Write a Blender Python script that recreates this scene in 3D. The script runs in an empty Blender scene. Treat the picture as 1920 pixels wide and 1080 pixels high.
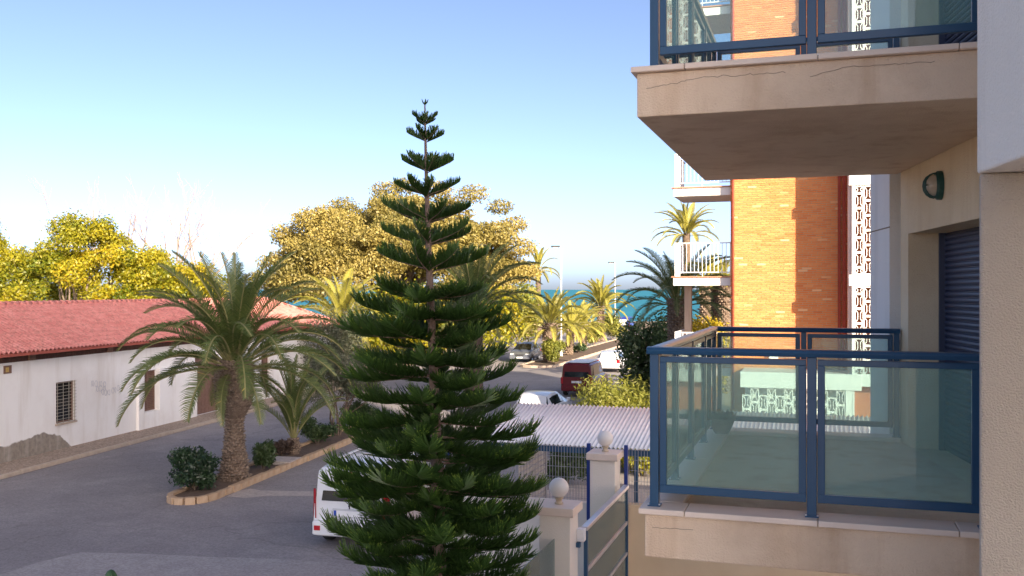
import bpy, math, random
import numpy as np
from mathutils import Vector, Matrix

# ------------------------------------------------------------------ camera, sky, sun, exposure
S = bpy.context.scene
COL = S.collection
R = math.radians
CAM_H = 5.7
FPX = 1780.0
cam_d = bpy.data.cameras.new('camera')
cam = bpy.data.objects.new('camera', cam_d)
COL.objects.link(cam)
S.camera = cam
cam.location = (0, 0, CAM_H)
cam.rotation_euler = (R(90), 0, 0)
cam_d.sensor_width = 36
cam_d.lens = 36 * FPX / 1920
cam_d.shift_y = 3 / 1920
cam_d.clip_start = 0.1
cam_d.clip_end = 60000

SUN_EL, SUN_AZ = 20.0, 153.0          # azimuth clockwise from +Y
W = bpy.data.worlds.new('World')
S.world = W
W.use_nodes = True
sky = W.node_tree.nodes.new('ShaderNodeTexSky')
sky.sky_type = 'NISHITA'
sky.sun_disc = False
sky.sun_elevation = R(SUN_EL)
sky.sun_rotation = R(SUN_AZ)
sky.air_density = 0.30
sky.dust_density = 1.6
sky.ozone_density = 0.0
W.node_tree.links.new(sky.outputs[0], W.node_tree.nodes['Background'].inputs[0])
W.node_tree.nodes['Background'].inputs[1].default_value = 0.15
sun_d = bpy.data.lights.new('sun', 'SUN')
sun_d.energy = 4.3
sun_d.angle = R(0.5)
sun_d.color = (1.0, 0.84, 0.62)
sun = bpy.data.objects.new('sun', sun_d)
COL.objects.link(sun)
_sd = Vector((math.sin(R(SUN_AZ)) * math.cos(R(SUN_EL)), math.cos(R(SUN_AZ)) * math.cos(R(SUN_EL)), math.sin(R(SUN_EL))))
sun.rotation_euler = (-_sd).to_track_quat('-Z', 'Y').to_euler()
sun.location = _sd * 80
VS = S.view_settings
VS.view_transform = 'Standard'
VS.look = 'None'
VS.gamma = 1
VS.exposure = 1.4
S.cycles.max_bounces = 8
S.cycles.transparent_max_bounces = 24
S.cycles.use_denoising = True
S.cycles.caustics_reflective = False
S.cycles.caustics_refractive = False
S.cycles.sample_clamp_indirect = 6

# ------------------------------------------------------------------ helpers
rng = random.Random(7)
TH = math.atan(0.326)                  # our building's long axis, to the right of +Y
HTH = R(12.0)                          # the white house and the street


def unproj(u, v, z=0.0):
    """world point at height z seen in photo pixel (u, v)"""
    Y = (CAM_H - z) * FPX / (v - 543.0)
    return ((u - 960.0) / FPX * Y, Y)


class MB:
    def __init__(s):
        s.v = []; s.f = []; s.attr = None; s.m = []

    def add(s, vs, fs, mi=0):
        n = len(s.v)
        s.v.extend([tuple(p) for p in vs])
        s.f.extend([tuple(i + n for i in f) for f in fs])
        s.m.extend([mi] * len(fs))
        return s

    def box(s, x0, x1, y0, y1, z0, z1, mi=0):
        return s.add([(x0, y0, z0), (x1, y0, z0), (x1, y1, z0), (x0, y1, z0), (x0, y0, z1), (x1, y0, z1), (x1, y1, z1), (x0, y1, z1)],
                     [(0, 3, 2, 1), (4, 5, 6, 7), (0, 1, 5, 4), (1, 2, 6, 5), (2, 3, 7, 6), (3, 0, 4, 7)], mi)

    def obox(s, c, sx, sy, sz, rot=0.0, mi=0, tilt=0.0):
        M = Matrix.Rotation(rot, 3, 'Z') @ Matrix.Rotation(tilt, 3, 'X')
        vs = []
        for z in (-.5, .5):
            for x, y in ((-.5, -.5), (.5, -.5), (.5, .5), (-.5, .5)):
                vs.append(Vector(c) + M @ Vector((x * sx, y * sy, z * sz)))
        return s.add(vs, [(0, 3, 2, 1), (4, 5, 6, 7), (0, 1, 5, 4), (1, 2, 6, 5), (2, 3, 7, 6), (3, 0, 4, 7)], mi)

    def bar(s, p, q, w, h=None, mi=0, up=(0, 0, 1)):
        p, q = Vector(p), Vector(q); h = h or w
        d = (q - p).normalized(); u = Vector(up)
        if abs(d.dot(u)) > .98: u = Vector((1, 0, 0))
        sd = d.cross(u).normalized(); u = sd.cross(d)
        vs = []
        for o in (p, q):
            for a, b in ((-1, -1), (1, -1), (1, 1), (-1, 1)):
                vs.append(o + sd * a * w / 2 + u * b * h / 2)
        return s.add(vs, [(0, 1, 2, 3), (7, 6, 5, 4), (0, 4, 5, 1), (1, 5, 6, 2), (2, 6, 7, 3), (3, 7, 4, 0)], mi)

    def prism(s, plan, z0, z1, mi=0):
        a = sum(plan[i][0] * plan[(i + 1) % len(plan)][1] - plan[(i + 1) % len(plan)][0] * plan[i][1] for i in range(len(plan)))
        if a < 0: plan = plan[::-1]
        n = len(plan)
        vs = [(x, y, z0) for x, y in plan] + [(x, y, z1) for x, y in plan]
        fs = [tuple(range(n - 1, -1, -1)), tuple(range(n, 2 * n))]
        fs += [(i, (i + 1) % n, n + (i + 1) % n, n + i) for i in range(n)]
        return s.add(vs, fs, mi)

    def tube(s, path, rad, n=8, cap=True, mi=0):
        path = [Vector(p) for p in path]
        if not hasattr(rad, '__len__'): rad = [rad] * len(path)
        d0 = (path[1] - path[0]).normalized()
        u = Vector((0, 0, 1)) if abs(d0.z) < .9 else Vector((1, 0, 0))
        vs = []; L = len(path)
        for i, p in enumerate(path):
            d = (path[min(i + 1, L - 1)] - path[max(i - 1, 0)]).normalized()
            sd = d.cross(u)
            if sd.length < 1e-5: sd = d.cross(Vector((0, 1, 0)))
            sd.normalize(); u = sd.cross(d).normalized()
            for k in range(n):
                a = 2 * math.pi * k / n
                vs.append(p + (sd * math.cos(a) + u * math.sin(a)) * rad[i])
        fs = []
        for i in range(L - 1):
            for k in range(n):
                k2 = (k + 1) % n
                fs.append((i * n + k, i * n + k2, (i + 1) * n + k2, (i + 1) * n + k))
        if cap:
            fs.append(tuple(range(n - 1, -1, -1))); fs.append(tuple(range((L - 1) * n, L * n)))
        return s.add(vs, fs, mi)

    def lathe(s, c, prof, n=20, mi=0):
        vs = []; fs = []; L = len(prof)
        for r, z in prof:
            for k in range(n):
                a = 2 * math.pi * k / n
                vs.append((c[0] + r * math.cos(a), c[1] + r * math.sin(a), c[2] + z))
        for i in range(L - 1):
            for k in range(n):
                k2 = (k + 1) % n
                fs.append((i * n + k, i * n + k2, (i + 1) * n + k2, (i + 1) * n + k))
        fs.append(tuple(range(n - 1, -1, -1))); fs.append(tuple(range((L - 1) * n, L * n)))
        return s.add(vs, fs, mi)

    def mesh(s, name, off=(0, 0, 0), smooth=False, mats=None):
        me = bpy.data.meshes.new(name)
        ox, oy, oz = off
        me.from_pydata([(x - ox, y - oy, z - oz) for x, y, z in s.v], [], s.f)
        if smooth: me.polygons.foreach_set('use_smooth', [True] * len(s.f))
        for m in (mats or []): me.materials.append(m)
        if mats and len(mats) > 1: me.polygons.foreach_set('material_index', s.m)
        if s.attr is not None:
            at = me.attributes.new('rnd', 'FLOAT', 'POINT')
            at.data.foreach_set('value', s.attr)
        me.update()
        return me


ORG = {}


def thing(name, label, cat, loc=(0, 0, 0), rz=0.0, group=None, org=None):
    """Empty at a thing's base; parts are given in the frame (org + local), org = base in frame coordinates"""
    o = bpy.data.objects.new(name, None)
    COL.objects.link(o)
    o.empty_display_size = .3
    o.location = loc
    o.rotation_euler = (0, 0, rz)
    tag(o, label, cat, group)
    ORG[o.name] = org or (0, 0, 0)
    return o


def tag(o, label=None, cat=None, group=None, kind=None):
    if label: o['label'] = label
    if cat: o['category'] = cat
    if group: o['group'] = group
    if kind: o['kind'] = kind
    return o


def obj(name, mb, mat, parent=None, smooth=False, loc=(0, 0, 0), rz=0.0, bevel=0.0, kind=None, label=None):
    mats = mat if isinstance(mat, (list, tuple)) else [mat]
    off = ORG.get(parent.name, (0, 0, 0)) if parent else (0, 0, 0)
    me = mb if isinstance(mb, bpy.types.Mesh) else mb.mesh(name, off, smooth, mats)
    o = bpy.data.objects.new(name, me)
    COL.objects.link(o)
    o.location = loc
    o.rotation_euler = (0, 0, rz)
    if parent:
        o.parent = parent
        ORG[o.name] = off
    if bevel:
        b = o.modifiers.new('bevel', 'BEVEL'); b.width = bevel; b.segments = 2; b.limit_method = 'ANGLE'
    if kind: o['kind'] = kind
    if label: o['label'] = label
    return o


def copy_tree(o, parent=None):
    c = o.copy(); COL.objects.link(c); c.parent = parent
    ORG[c.name] = ORG.get(o.name, (0, 0, 0))
    for ch in list(o.children):
        copy_tree(ch, c)
    return c


def bf(t, a, z=0.0):
    """our building's frame (t to the right, a along) to world"""
    return (t * math.cos(TH) + a * math.sin(TH), -t * math.sin(TH) + a * math.cos(TH), z)


def bthing(name, label, cat, t, a, z=0.0, group=None):
    return thing(name, label, cat, bf(t, a, z), -TH, group, (t, a, z))


HO = (-16.3, 31.0)


def hf(x, y, z=0.0):
    return (HO[0] + x * math.cos(HTH) + y * math.sin(HTH), HO[1] - x * math.sin(HTH) + y * math.cos(HTH), z)


# ------------------------------------------------------------------ materials
def mat(name, c1, c2=None, scale=3.0, rough=.8, bump=0.0, bscale=40.0, metal=0.0, spec=.5, detail=6.0, c3=None, s3=.6, f3=(.5, .62), amt=1.0):
    m = bpy.data.materials.new(name)
    m.use_nodes = True
    nt = m.node_tree; N = nt.nodes; L = nt.links
    P = N['Principled BSDF']
    P.inputs['Roughness'].default_value = rough
    P.inputs['Metallic'].default_value = metal
    P.inputs['Specular IOR Level'].default_value = spec
    c1 = (*c1, 1)
    P.inputs['Base Color'].default_value = c1
    tc = N.new('ShaderNodeTexCoord')
    out = None
    if c2:
        n = N.new('ShaderNodeTexNoise'); n.inputs['Scale'].default_value = scale; n.inputs['Detail'].default_value = detail
        n.inputs['Roughness'].default_value = .62
        L.new(tc.outputs['Object'], n.inputs['Vector'])
        r = N.new('ShaderNodeValToRGB'); r.color_ramp.elements[0].position = .32; r.color_ramp.elements[1].position = .68
        r.color_ramp.elements[0].color = c1; r.color_ramp.elements[1].color = (*c2, 1)
        L.new(n.outputs['Fac'], r.inputs['Fac']); out = r.outputs['Color']
        if c3:
            n3 = N.new('ShaderNodeTexNoise'); n3.inputs['Scale'].default_value = s3; n3.inputs['Detail'].default_value = 8
            n3.inputs['Roughness'].default_value = .65
            L.new(tc.outputs['Object'], n3.inputs['Vector'])
            r3 = N.new('ShaderNodeMapRange'); r3.inputs[1].default_value = f3[0]; r3.inputs[2].default_value = f3[1]
            r3.inputs[4].default_value = amt
            L.new(n3.outputs['Fac'], r3.inputs[0])
            mx = N.new('ShaderNodeMix'); mx.data_type = 'RGBA'
            L.new(r3.outputs[0], mx.inputs[0]); L.new(out, mx.inputs[6]); mx.inputs[7].default_value = (*c3, 1)
            out = mx.outputs[2]
        L.new(out, P.inputs['Base Color'])
    if bump:
        nb = N.new('ShaderNodeTexNoise'); nb.inputs['Scale'].default_value = bscale; nb.inputs['Detail'].default_value = 5
        L.new(tc.outputs['Object'], nb.inputs['Vector'])
        b = N.new('ShaderNodeBump'); b.inputs['Strength'].default_value = bump; b.inputs['Distance'].default_value = .02
        L.new(nb.outputs['Fac'], b.inputs['Height']); L.new(b.outputs[0], P.inputs['Normal'])
    return m


def leafmat(name, ca, cb, trans=.35, rough=.55, cc=None, gloss=.04):
    """foliage: colour varies leaf by leaf through the 'rnd' attribute"""
    m = bpy.data.materials.new(name); m.use_nodes = True
    nt = m.node_tree; N = nt.nodes; L = nt.links
    N.remove(N['Principled BSDF'])
    at = N.new('ShaderNodeAttribute'); at.attribute_name = 'rnd'
    r = N.new('ShaderNodeValToRGB'); r.color_ramp.elements[0].color = (*ca, 1); r.color_ramp.elements[1].color = (*cb, 1)
    if cc:
        e = r.color_ramp.elements.new(.9); e.color = (*cb, 1); r.color_ramp.elements[2].color = (*cc, 1)
    L.new(at.outputs['Fac'], r.inputs['Fac'])
    d = N.new('ShaderNodeBsdfDiffuse'); t = N.new('ShaderNodeBsdfTranslucent'); g = N.new('ShaderNodeBsdfGlossy')
    g.inputs['Roughness'].default_value = rough
    L.new(r.outputs[0], d.inputs[0]); L.new(r.outputs[0], t.inputs[0])
    mx = N.new('ShaderNodeMixShader'); mx.inputs[0].default_value = trans
    L.new(d.outputs[0], mx.inputs[1]); L.new(t.outputs[0], mx.inputs[2])
    m2 = N.new('ShaderNodeMixShader'); m2.inputs[0].default_value = gloss
    L.new(mx.outputs[0], m2.inputs[1]); L.new(g.outputs[0], m2.inputs[2])
    L.new(m2.outputs[0], N['Material Output'].inputs['Surface'])
    return m


def glassmat(name, tint, refl=.5, milk=.1, milkcol=(.5, .62, .58), rough=.02):
    m = bpy.data.materials.new(name); m.use_nodes = True
    nt = m.node_tree; N = nt.nodes; L = nt.links
    N.remove(N['Principled BSDF'])
    tr = N.new('ShaderNodeBsdfTransparent'); tr.inputs[0].default_value = (*tint, 1)
    gl = N.new('ShaderNodeBsdfGlossy'); gl.inputs['Roughness'].default_value = rough
    df = N.new('ShaderNodeBsdfDiffuse'); df.inputs[0].default_value = (*milkcol, 1)
    tl = N.new('ShaderNodeBsdfTranslucent'); tl.inputs[0].default_value = (*milkcol, 1)
    dm = N.new('ShaderNodeMixShader'); dm.inputs[0].default_value = .5
    L.new(df.outputs[0], dm.inputs[1]); L.new(tl.outputs[0], dm.inputs[2])
    a = N.new('ShaderNodeMixShader'); a.inputs[0].default_value = milk
    L.new(tr.outputs[0], a.inputs[1]); L.new(dm.outputs[0], a.inputs[2])
    fr = N.new('ShaderNodeFresnel'); fr.inputs[0].default_value = 1.5
    mu = N.new('ShaderNodeMath'); mu.operation = 'MULTIPLY'; mu.inputs[1].default_value = refl
    L.new(fr.outputs[0], mu.inputs[0])
    b = N.new('ShaderNodeMixShader')
    L.new(mu.outputs[0], b.inputs[0]); L.new(a.outputs[0], b.inputs[1]); L.new(gl.outputs[0], b.inputs[2])
    L.new(b.outputs[0], N['Material Output'].inputs['Surface'])
    return m


M = {}
M['asphalt'] = mat('asphalt', (.275, .245, .245), (.335, .30, .295), 1.2, .9, .35, 160, c3=(.225, .20, .20), s3=.12, f3=(.48, .6), amt=.7)
M['asphalt_pale'] = mat('asphalt_pale', (.33, .295, .29), (.395, .355, .345), 1.6, .9, .35, 150)
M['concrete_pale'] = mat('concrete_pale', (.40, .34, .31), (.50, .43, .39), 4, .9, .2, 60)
M['earth'] = mat('earth', (.30, .22, .15), (.42, .32, .22), .4, .95, .4, 8)
M['soil'] = mat('soil', (.10, .065, .045), (.17, .115, .08), 6, .95, .6, 25)
M['gravel_walk'] = mat('gravel_walk', (.30, .22, .165), (.40, .31, .24), 14, .9, .5, 60)
M['kerb'] = mat('kerb', (.42, .33, .26), (.52, .42, .33), 5, .9, .3, 40)
M['kerb_ochre'] = mat('kerb_ochre', (.42, .27, .16), (.55, .40, .27), 4, .9, .35, 30)
M['sea'] = mat('sea', (.02, .17, .24), (.03, .23, .30), .02, .55, .8, .2, spec=.12)
M['stucco_pink'] = mat('stucco_pink', (.79, .61, .44), (.84, .66, .49), 1.3, .92, .55, 90, c3=(.50, .33, .20), s3=.9, f3=(.5, .72), amt=.55)
M['stucco_cream'] = mat('stucco_cream', (.82, .66, .45), (.86, .71, .51), .9, .92, .6, 85, c3=(.62, .47, .29), s3=.7, f3=(.5, .75), amt=.6)
M['post_cream'] = mat('post_cream', (.84, .76, .65), (.88, .80, .70), 1.2, .92, .3, 60)
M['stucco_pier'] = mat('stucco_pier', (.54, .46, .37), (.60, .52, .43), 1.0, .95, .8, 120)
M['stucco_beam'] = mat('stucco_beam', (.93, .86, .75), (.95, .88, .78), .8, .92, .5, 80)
M['stucco_white'] = mat('stucco_white', (.82, .79, .76), (.86, .83, .80), .8, .92, .4, 60)
M['coping'] = mat('coping', (.78, .64, .53), (.83, .69, .58), 5, .55, .08, 50)
M['floor_tile'] = mat('floor_tile', (.82, .77, .67), (.88, .83, .74), 3, .35, .05, 30, c3=(.60, .56, .48), s3=1.4, f3=(.52, .7), amt=.6)
M['grout'] = mat('grout', (.22, .15, .09), (.28, .2, .13), 6, .9)
M['navy'] = mat('navy', (.012, .065, .145), (.016, .075, .16), 3, .32, 0.02, 200, spec=.5)
M['fence_blue'] = mat('fence_blue', (.006, .03, .20), (.009, .04, .24), 3, .4)
M['shutter'] = mat('shutter', (.030, .040, .085), (.038, .05, .10), 3, .45)
M['glass_rail'] = glassmat('glass_rail', (.88, .98, .965), 1.0, .19, (.50, .95, .90))
M['glass_gate'] = glassmat('glass_gate', (.82, .94, .90), .9, .22, (.58, .72, .67))
M['car_glass'] = mat('car_glass', (.015, .02, .025), None, rough=.06, spec=.8)
M['white_house'] = None
M['roof_tile'] = mat('roof_tile', (.56, .18, .155), (.70, .29, .25), 2.2, .85, .3, 30, c3=(.36, .16, .12), s3=9, f3=(.5, .6), amt=.6)
M['roof_red'] = mat('roof_red', (.33, .075, .05), (.39, .10, .07), 3, .8, .2, 30)
M['wood_dark'] = mat('wood_dark', (.075, .032, .022), (.12, .055, .038), 8, .75, .2, 40)
M['wood_brown'] = mat('wood_brown', (.16, .085, .06), (.22, .125, .09), 9, .75, .2, 40)
M['iron'] = mat('iron', (.30, .26, .20), (.38, .33, .26), 9, .6)
M['brick'] = mat('brick', (.60, .215, .09), (.72, .34, .15), 2.6, .88, .25, 60, c3=(.50, .13, .05), s3=3.4, f3=(.52, .66), amt=.8)
M['brick'] = leafmat('brick', (.67, .18, .05), (.81, .335, .115), 0.0, .8, cc=(.86, .52, .27), gloss=.02)
M['brick_core'] = mat('brick_core', (.42, .13, .06), (.52, .2, .09), 5, .9)
M['brick_red'] = mat('brick_red', (.34, .055, .03), (.44, .09, .045), 6, .85, .25, 60)
M['mortar'] = mat('mortar', (.56, .40, .25), (.66, .50, .33), 8, .95)
M['tile_edge'] = mat('tile_edge', (.46, .22, .13), (.55, .28, .17), 5, .8)
M['white_paint'] = mat('white_paint', (.78, .765, .74), (.83, .815, .79), 2, .7, .1, 50)
M['white_metal'] = mat('white_metal', (.76, .76, .77), (.80, .80, .81), 2, .45)
M['corrugated'] = mat('corrugated', (.84, .83, .85), (.89, .88, .90), 2.5, .5, .1, 30, metal=.15)
M['globe'] = mat('globe', (.80, .76, .71), (.83, .79, .74), 2, .35)
M['brass'] = mat('brass', (.50, .40, .28), (.56, .45, .32), 9, .5)
M['steel'] = mat('steel', (.58, .57, .60), (.66, .65, .68), 4, .35, metal=.6)
M['grey_metal'] = mat('grey_metal', (.30, .31, .34), (.36, .37, .40), 4, .5, metal=.3)
M['car_white'] = mat('car_white', (.74, .75, .77), (.77, .78, .80), 2, .18, spec=.6)
M['car_red'] = mat('car_red', (.13, .008, .014), (.15, .010, .017), 2, .22, spec=.6)
M['car_silver'] = mat('car_silver', (.20, .22, .27), (.24, .26, .31), 2, .25, metal=.5)
M['car_blue'] = mat('car_blue', (.02, .04, .22), (.03, .05, .26), 2, .3)
M['rubber'] = mat('rubber', (.02, .02, .021), (.03, .03, .03), 8, .85)
M['red_lamp'] = mat('red_lamp', (.42, .012, .02), (.46, .02, .03), 8, .2)
M['plate'] = mat('plate', (.78, .78, .78), (.82, .82, .82), 8, .4)
M['plate_blue'] = mat('plate_blue', (.02, .07, .42), (.03, .08, .45), 8, .4)
M['black_trim'] = mat('black_trim', (.025, .025, .028), (.035, .035, .038), 8, .6)
M['headlamp'] = mat('headlamp', (.55, .58, .62), (.65, .68, .72), 8, .12)
M['lamp_green'] = mat('lamp_green', (.012, .07, .062), (.02, .09, .08), 8, .45)
M['lamp_glass'] = mat('lamp_glass', (.55, .48, .40), (.62, .55, .47), 8, .2)
M['crack'] = mat('crack', (.34, .24, .17), (.44, .32, .23), 9, .95)
M['terracotta'] = mat('terracotta', (.15, .085, .062), (.22, .13, .095), 12, .85, .3, 60)
M['bark'] = mat('bark', (.11, .075, .055), (.19, .14, .105), 10, .95, .6, 40)
M['bark_pale'] = mat('bark_pale', (.30, .22, .19), (.40, .31, .27), 6, .95, .4, 20)
M['bark_grey'] = mat('bark_grey', (.17, .13, .10), (.26, .20, .16), 5, .95, .5, 15)
M['pine_bark'] = mat('pine_bark', (.16, .105, .08), (.25, .175, .14), 14, .95, .5, 60)
M['palm_bark'] = mat('palm_bark', (.09, .06, .045), (.18, .13, .095), 7, .95, .5, 40)
M['palm_scale'] = mat('palm_scale', (.13, .09, .065), (.30, .225, .17), 6, .95, .4, 60)
M['pine'] = leafmat('pine', (.026, .065, .014), (.085, .175, .028), .30, .45, cc=(.28, .42, .05), gloss=.05)
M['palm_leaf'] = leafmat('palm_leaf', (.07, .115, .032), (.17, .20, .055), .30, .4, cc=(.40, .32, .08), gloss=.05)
M['palm_sunlit'] = leafmat('palm_sunlit', (.28, .29, .05), (.54, .46, .09), .42, .45, cc=(.72, .46, .10), gloss=.04)  # sunlit copy of the palm leaf, golden light put into its colour
M['palm_rib'] = mat('palm_rib', (.20, .19, .07), (.27, .24, .10), 6, .6)
M['ficus'] = leafmat('ficus', (.13, .125, .03), (.46, .36, .10), .30, .5, gloss=.04)
M['lime_leaf'] = leafmat('lime_leaf', (.07, .14, .012), (.50, .42, .016), .45, .5, cc=(.66, .44, .02))
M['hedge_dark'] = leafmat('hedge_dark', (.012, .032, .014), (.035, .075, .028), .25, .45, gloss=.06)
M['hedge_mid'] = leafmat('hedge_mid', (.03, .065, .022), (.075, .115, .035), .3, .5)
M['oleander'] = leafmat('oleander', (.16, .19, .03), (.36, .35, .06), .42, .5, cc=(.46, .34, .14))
M['grey_green'] = leafmat('grey_green', (.07, .09, .05), (.17, .17, .11), .3, .55, cc=(.32, .24, .19))
M['dry_leaf'] = leafmat('dry_leaf', (.07, .045, .035), (.15, .10, .075), .2, .6)
M['cactus'] = mat('cactus', (.02, .06, .02), (.035, .09, .03), 8, .5)
M['yellow_flower'] = leafmat('yellow_flower', (.30, .28, .02), (.6, .42, .02), .4, .5)


def house_wall_mat():
    """white limewash with the bare render showing low on the left (a worn patch with its own outline)"""
    m = mat('white_house', (.80, .775, .76), (.84, .815, .80), .6, .92, .25, 30, c3=(.60, .52, .46), s3=.35, f3=(.5, .75), amt=.45)
    nt = m.node_tree; N = nt.nodes; L = nt.links; P = N['Principled BSDF']
    src = P.inputs['Base Color'].links[0].from_socket
    tc = N.new('ShaderNodeTexCoord'); sp = N.new('ShaderNodeSeparateXYZ'); L.new(tc.outputs['Object'], sp.inputs[0])
    nz = N.new('ShaderNodeTexNoise'); nz.inputs['Scale'].default_value = 1.1; nz.inputs['Detail'].default_value = 8
    L.new(tc.outputs['Object'], nz.inputs['Vector'])

    def ma(op, a, b):
        n = N.new('ShaderNodeMath'); n.operation = op
        for i, x in enumerate((a, b)):
            if isinstance(x, (int, float)): n.inputs[i].default_value = x
            else: L.new(x, n.inputs[i])
        return n.outputs[0]
    # height of the patch: about 0.85 m at the left, tapering out near y = 3.4
    prof = N.new('ShaderNodeMapRange'); prof.inputs[1].default_value = 2.3; prof.inputs[2].default_value = 3.0
    prof.inputs[3].default_value = .72; prof.inputs[4].default_value = -.02
    L.new(sp.outputs[1], prof.inputs[0])
    h = ma('ADD', prof.outputs[0], ma('MULTIPLY', ma('SUBTRACT', nz.outputs['Fac'], .5), .7))
    mask = ma('MULTIPLY', ma('SUBTRACT', h, sp.outputs[2]), 22.0)
    cl = N.new('ShaderNodeClamp'); L.new(mask, cl.inputs[0])
    n2 = N.new('ShaderNodeTexNoise'); n2.inputs['Scale'].default_value = 7; n2.inputs['Detail'].default_value = 8
    L.new(tc.outputs['Object'], n2.inputs['Vector'])
    r2 = N.new('ShaderNodeValToRGB'); r2.color_ramp.elements[0].position = .3; r2.color_ramp.elements[1].position = .7
    r2.color_ramp.elements[0].color = (.21, .18, .15, 1); r2.color_ramp.elements[1].color = (.33, .28, .235, 1)
    L.new(n2.outputs['Fac'], r2.inputs[0])
    mx = N.new('ShaderNodeMix'); mx.data_type = 'RGBA'
    L.new(cl.outputs[0], mx.inputs[0]); L.new(src, mx.inputs[6]); L.new(r2.outputs[0], mx.inputs[7])
    L.new(mx.outputs[2], P.inputs['Base Color'])
    return m


M['white_house'] = house_wall_mat()


def add_speckle(m, scale, amt, crack=0.0):
    nt = m.node_tree; N = nt.nodes; L = nt.links; P = N['Principled BSDF']
    src = P.inputs['Base Color'].links[0].from_socket
    tc = N.new('ShaderNodeTexCoord'); v = N.new('ShaderNodeTexVoronoi'); v.inputs['Scale'].default_value = scale
    L.new(tc.outputs['Object'], v.inputs['Vector'])
    mr = N.new('ShaderNodeMapRange'); mr.inputs[3].default_value = 1 - amt; mr.inputs[4].default_value = 1 + amt
    sp = N.new('ShaderNodeSeparateColor'); L.new(v.outputs['Color'], sp.inputs[0]); L.new(sp.outputs[0], mr.inputs[0])
    mx = N.new('ShaderNodeMix'); mx.data_type = 'RGBA'; mx.blend_type = 'MULTIPLY'; mx.inputs[0].default_value = 1
    L.new(src, mx.inputs[6]); L.new(mr.outputs[0], mx.inputs[7]); out = mx.outputs[2]
    if crack:
        nz = N.new('ShaderNodeTexNoise'); nz.inputs['Scale'].default_value = .8; nz.inputs['Detail'].default_value = 4
        L.new(tc.outputs['Object'], nz.inputs['Vector'])
        vm = N.new('ShaderNodeVectorMath'); vm.operation = 'MULTIPLY_ADD'
        L.new(nz.outputs['Color'], vm.inputs[0]); vm.inputs[1].default_value = (1.6, 1.6, 0); L.new(tc.outputs['Object'], vm.inputs[2])
        e = N.new('ShaderNodeTexVoronoi'); e.feature = 'DISTANCE_TO_EDGE'; e.inputs['Scale'].default_value = .16
        L.new(vm.outputs[0], e.inputs['Vector'])
        er = N.new('ShaderNodeMapRange'); er.inputs[1].default_value = .0; er.inputs[2].default_value = .006; er.inputs[3].default_value = crack; er.inputs[4].default_value = 0
        L.new(e.outputs['Distance'], er.inputs[0])
        m2 = N.new('ShaderNodeMix'); m2.data_type = 'RGBA'
        L.new(er.outputs[0], m2.inputs[0]); L.new(out, m2.inputs[6]); m2.inputs[7].default_value = (.09, .08, .08, 1)
        out = m2.outputs[2]
    L.new(out, P.inputs['Base Color'])




def add_streaks(m, col, amt, sx=5.0, sz=.55, lo=.52, hi=.72):
    """rain streaks running down a rendered face"""
    nt = m.node_tree; N = nt.nodes; L = nt.links; P = N['Principled BSDF']
    src = P.inputs['Base Color'].links[0].from_socket
    tc = N.new('ShaderNodeTexCoord'); mp = N.new('ShaderNodeMapping'); mp.inputs['Scale'].default_value = (sx, sx, sz)
    L.new(tc.outputs['Object'], mp.inputs[0])
    n = N.new('ShaderNodeTexNoise'); n.inputs['Scale'].default_value = 1; n.inputs['Detail'].default_value = 6; n.inputs['Roughness'].default_value = .6
    L.new(mp.outputs[0], n.inputs['Vector'])
    mr = N.new('ShaderNodeMapRange'); mr.inputs[1].default_value = lo; mr.inputs[2].default_value = hi; mr.inputs[4].default_value = amt
    L.new(n.outputs['Fac'], mr.inputs[0])
    mx = N.new('ShaderNodeMix'); mx.data_type = 'RGBA'
    L.new(mr.outputs[0], mx.inputs[0]); L.new(src, mx.inputs[6]); mx.inputs[7].default_value = (*col, 1)
    L.new(mx.outputs[2], P.inputs['Base Color'])


add_streaks(M['stucco_pink'], (.54, .34, .19), .5)
add_streaks(M['stucco_cream'], (.60, .42, .24), .45, 4.0, .4)
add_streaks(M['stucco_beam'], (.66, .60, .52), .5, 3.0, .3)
add_streaks(M['stucco_white'], (.58, .54, .50), .5, 3.0, .3)
add_streaks(M['white_house'], (.62, .56, .50), .5, 2.2, .25)
add_speckle(M['asphalt'], 26, .16, .28)
add_speckle(M['asphalt_pale'], 26, .16)
add_speckle(M['gravel_walk'], 22, .35)
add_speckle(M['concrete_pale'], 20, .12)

# ------------------------------------------------------------------ the setting: ground, road, sea
def sheet(name, pts, z, m, loc=None):
    mb = MB(); mb.add([(x, y, z) for x, y in pts], [tuple(range(len(pts)))])
    o = obj(name, mb, m); o['kind'] = 'structure'
    return o


def kerb_x(y):
    return -15.4 + (y - 28.6) * 0.2126


sheet('ground', [(-900, -200), (900, -200), (900, 172), (-900, 172)], -0.05, M['earth'])
sheet('sea', [(-9000, 165), (40000, 165), (40000, 50000), (-9000, 50000)], -1.2, M['sea'])
mb = MB(); mb.add([(-900, 172, -.05), (900, 172, -.05), (900, 176, -2.5), (-900, 176, -2.5)], [(0, 1, 2, 3)])
obj('shore', mb, M['earth'], kind='structure')
sheet('road', [(kerb_x(-30), -30), (14, -30), (kerb_x(20) + 22, 20), (kerb_x(130) + 22, 130), (kerb_x(130) - 2, 130)], 0.0, M['asphalt'])
sheet('pavement_patch', [unproj(*p) for p in ((-60, 1090), (0, 1078), (70, 1055), (150, 1036), (260, 1038), (380, 1044), (520, 1048), (720, 1062), (1000, 1076))] + [(.4, 6), (-9, 6)], 0.004, M['asphalt_pale'])
sheet('pale_strip', [unproj(*p) for p in ((425, 931), (446, 921), (470, 916), (489, 920), (640, 922), (700, 925), (690, 931), (500, 930), (462, 934))], 0.004, M['concrete_pale'])  # strip of paler colour laid on the road

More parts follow.
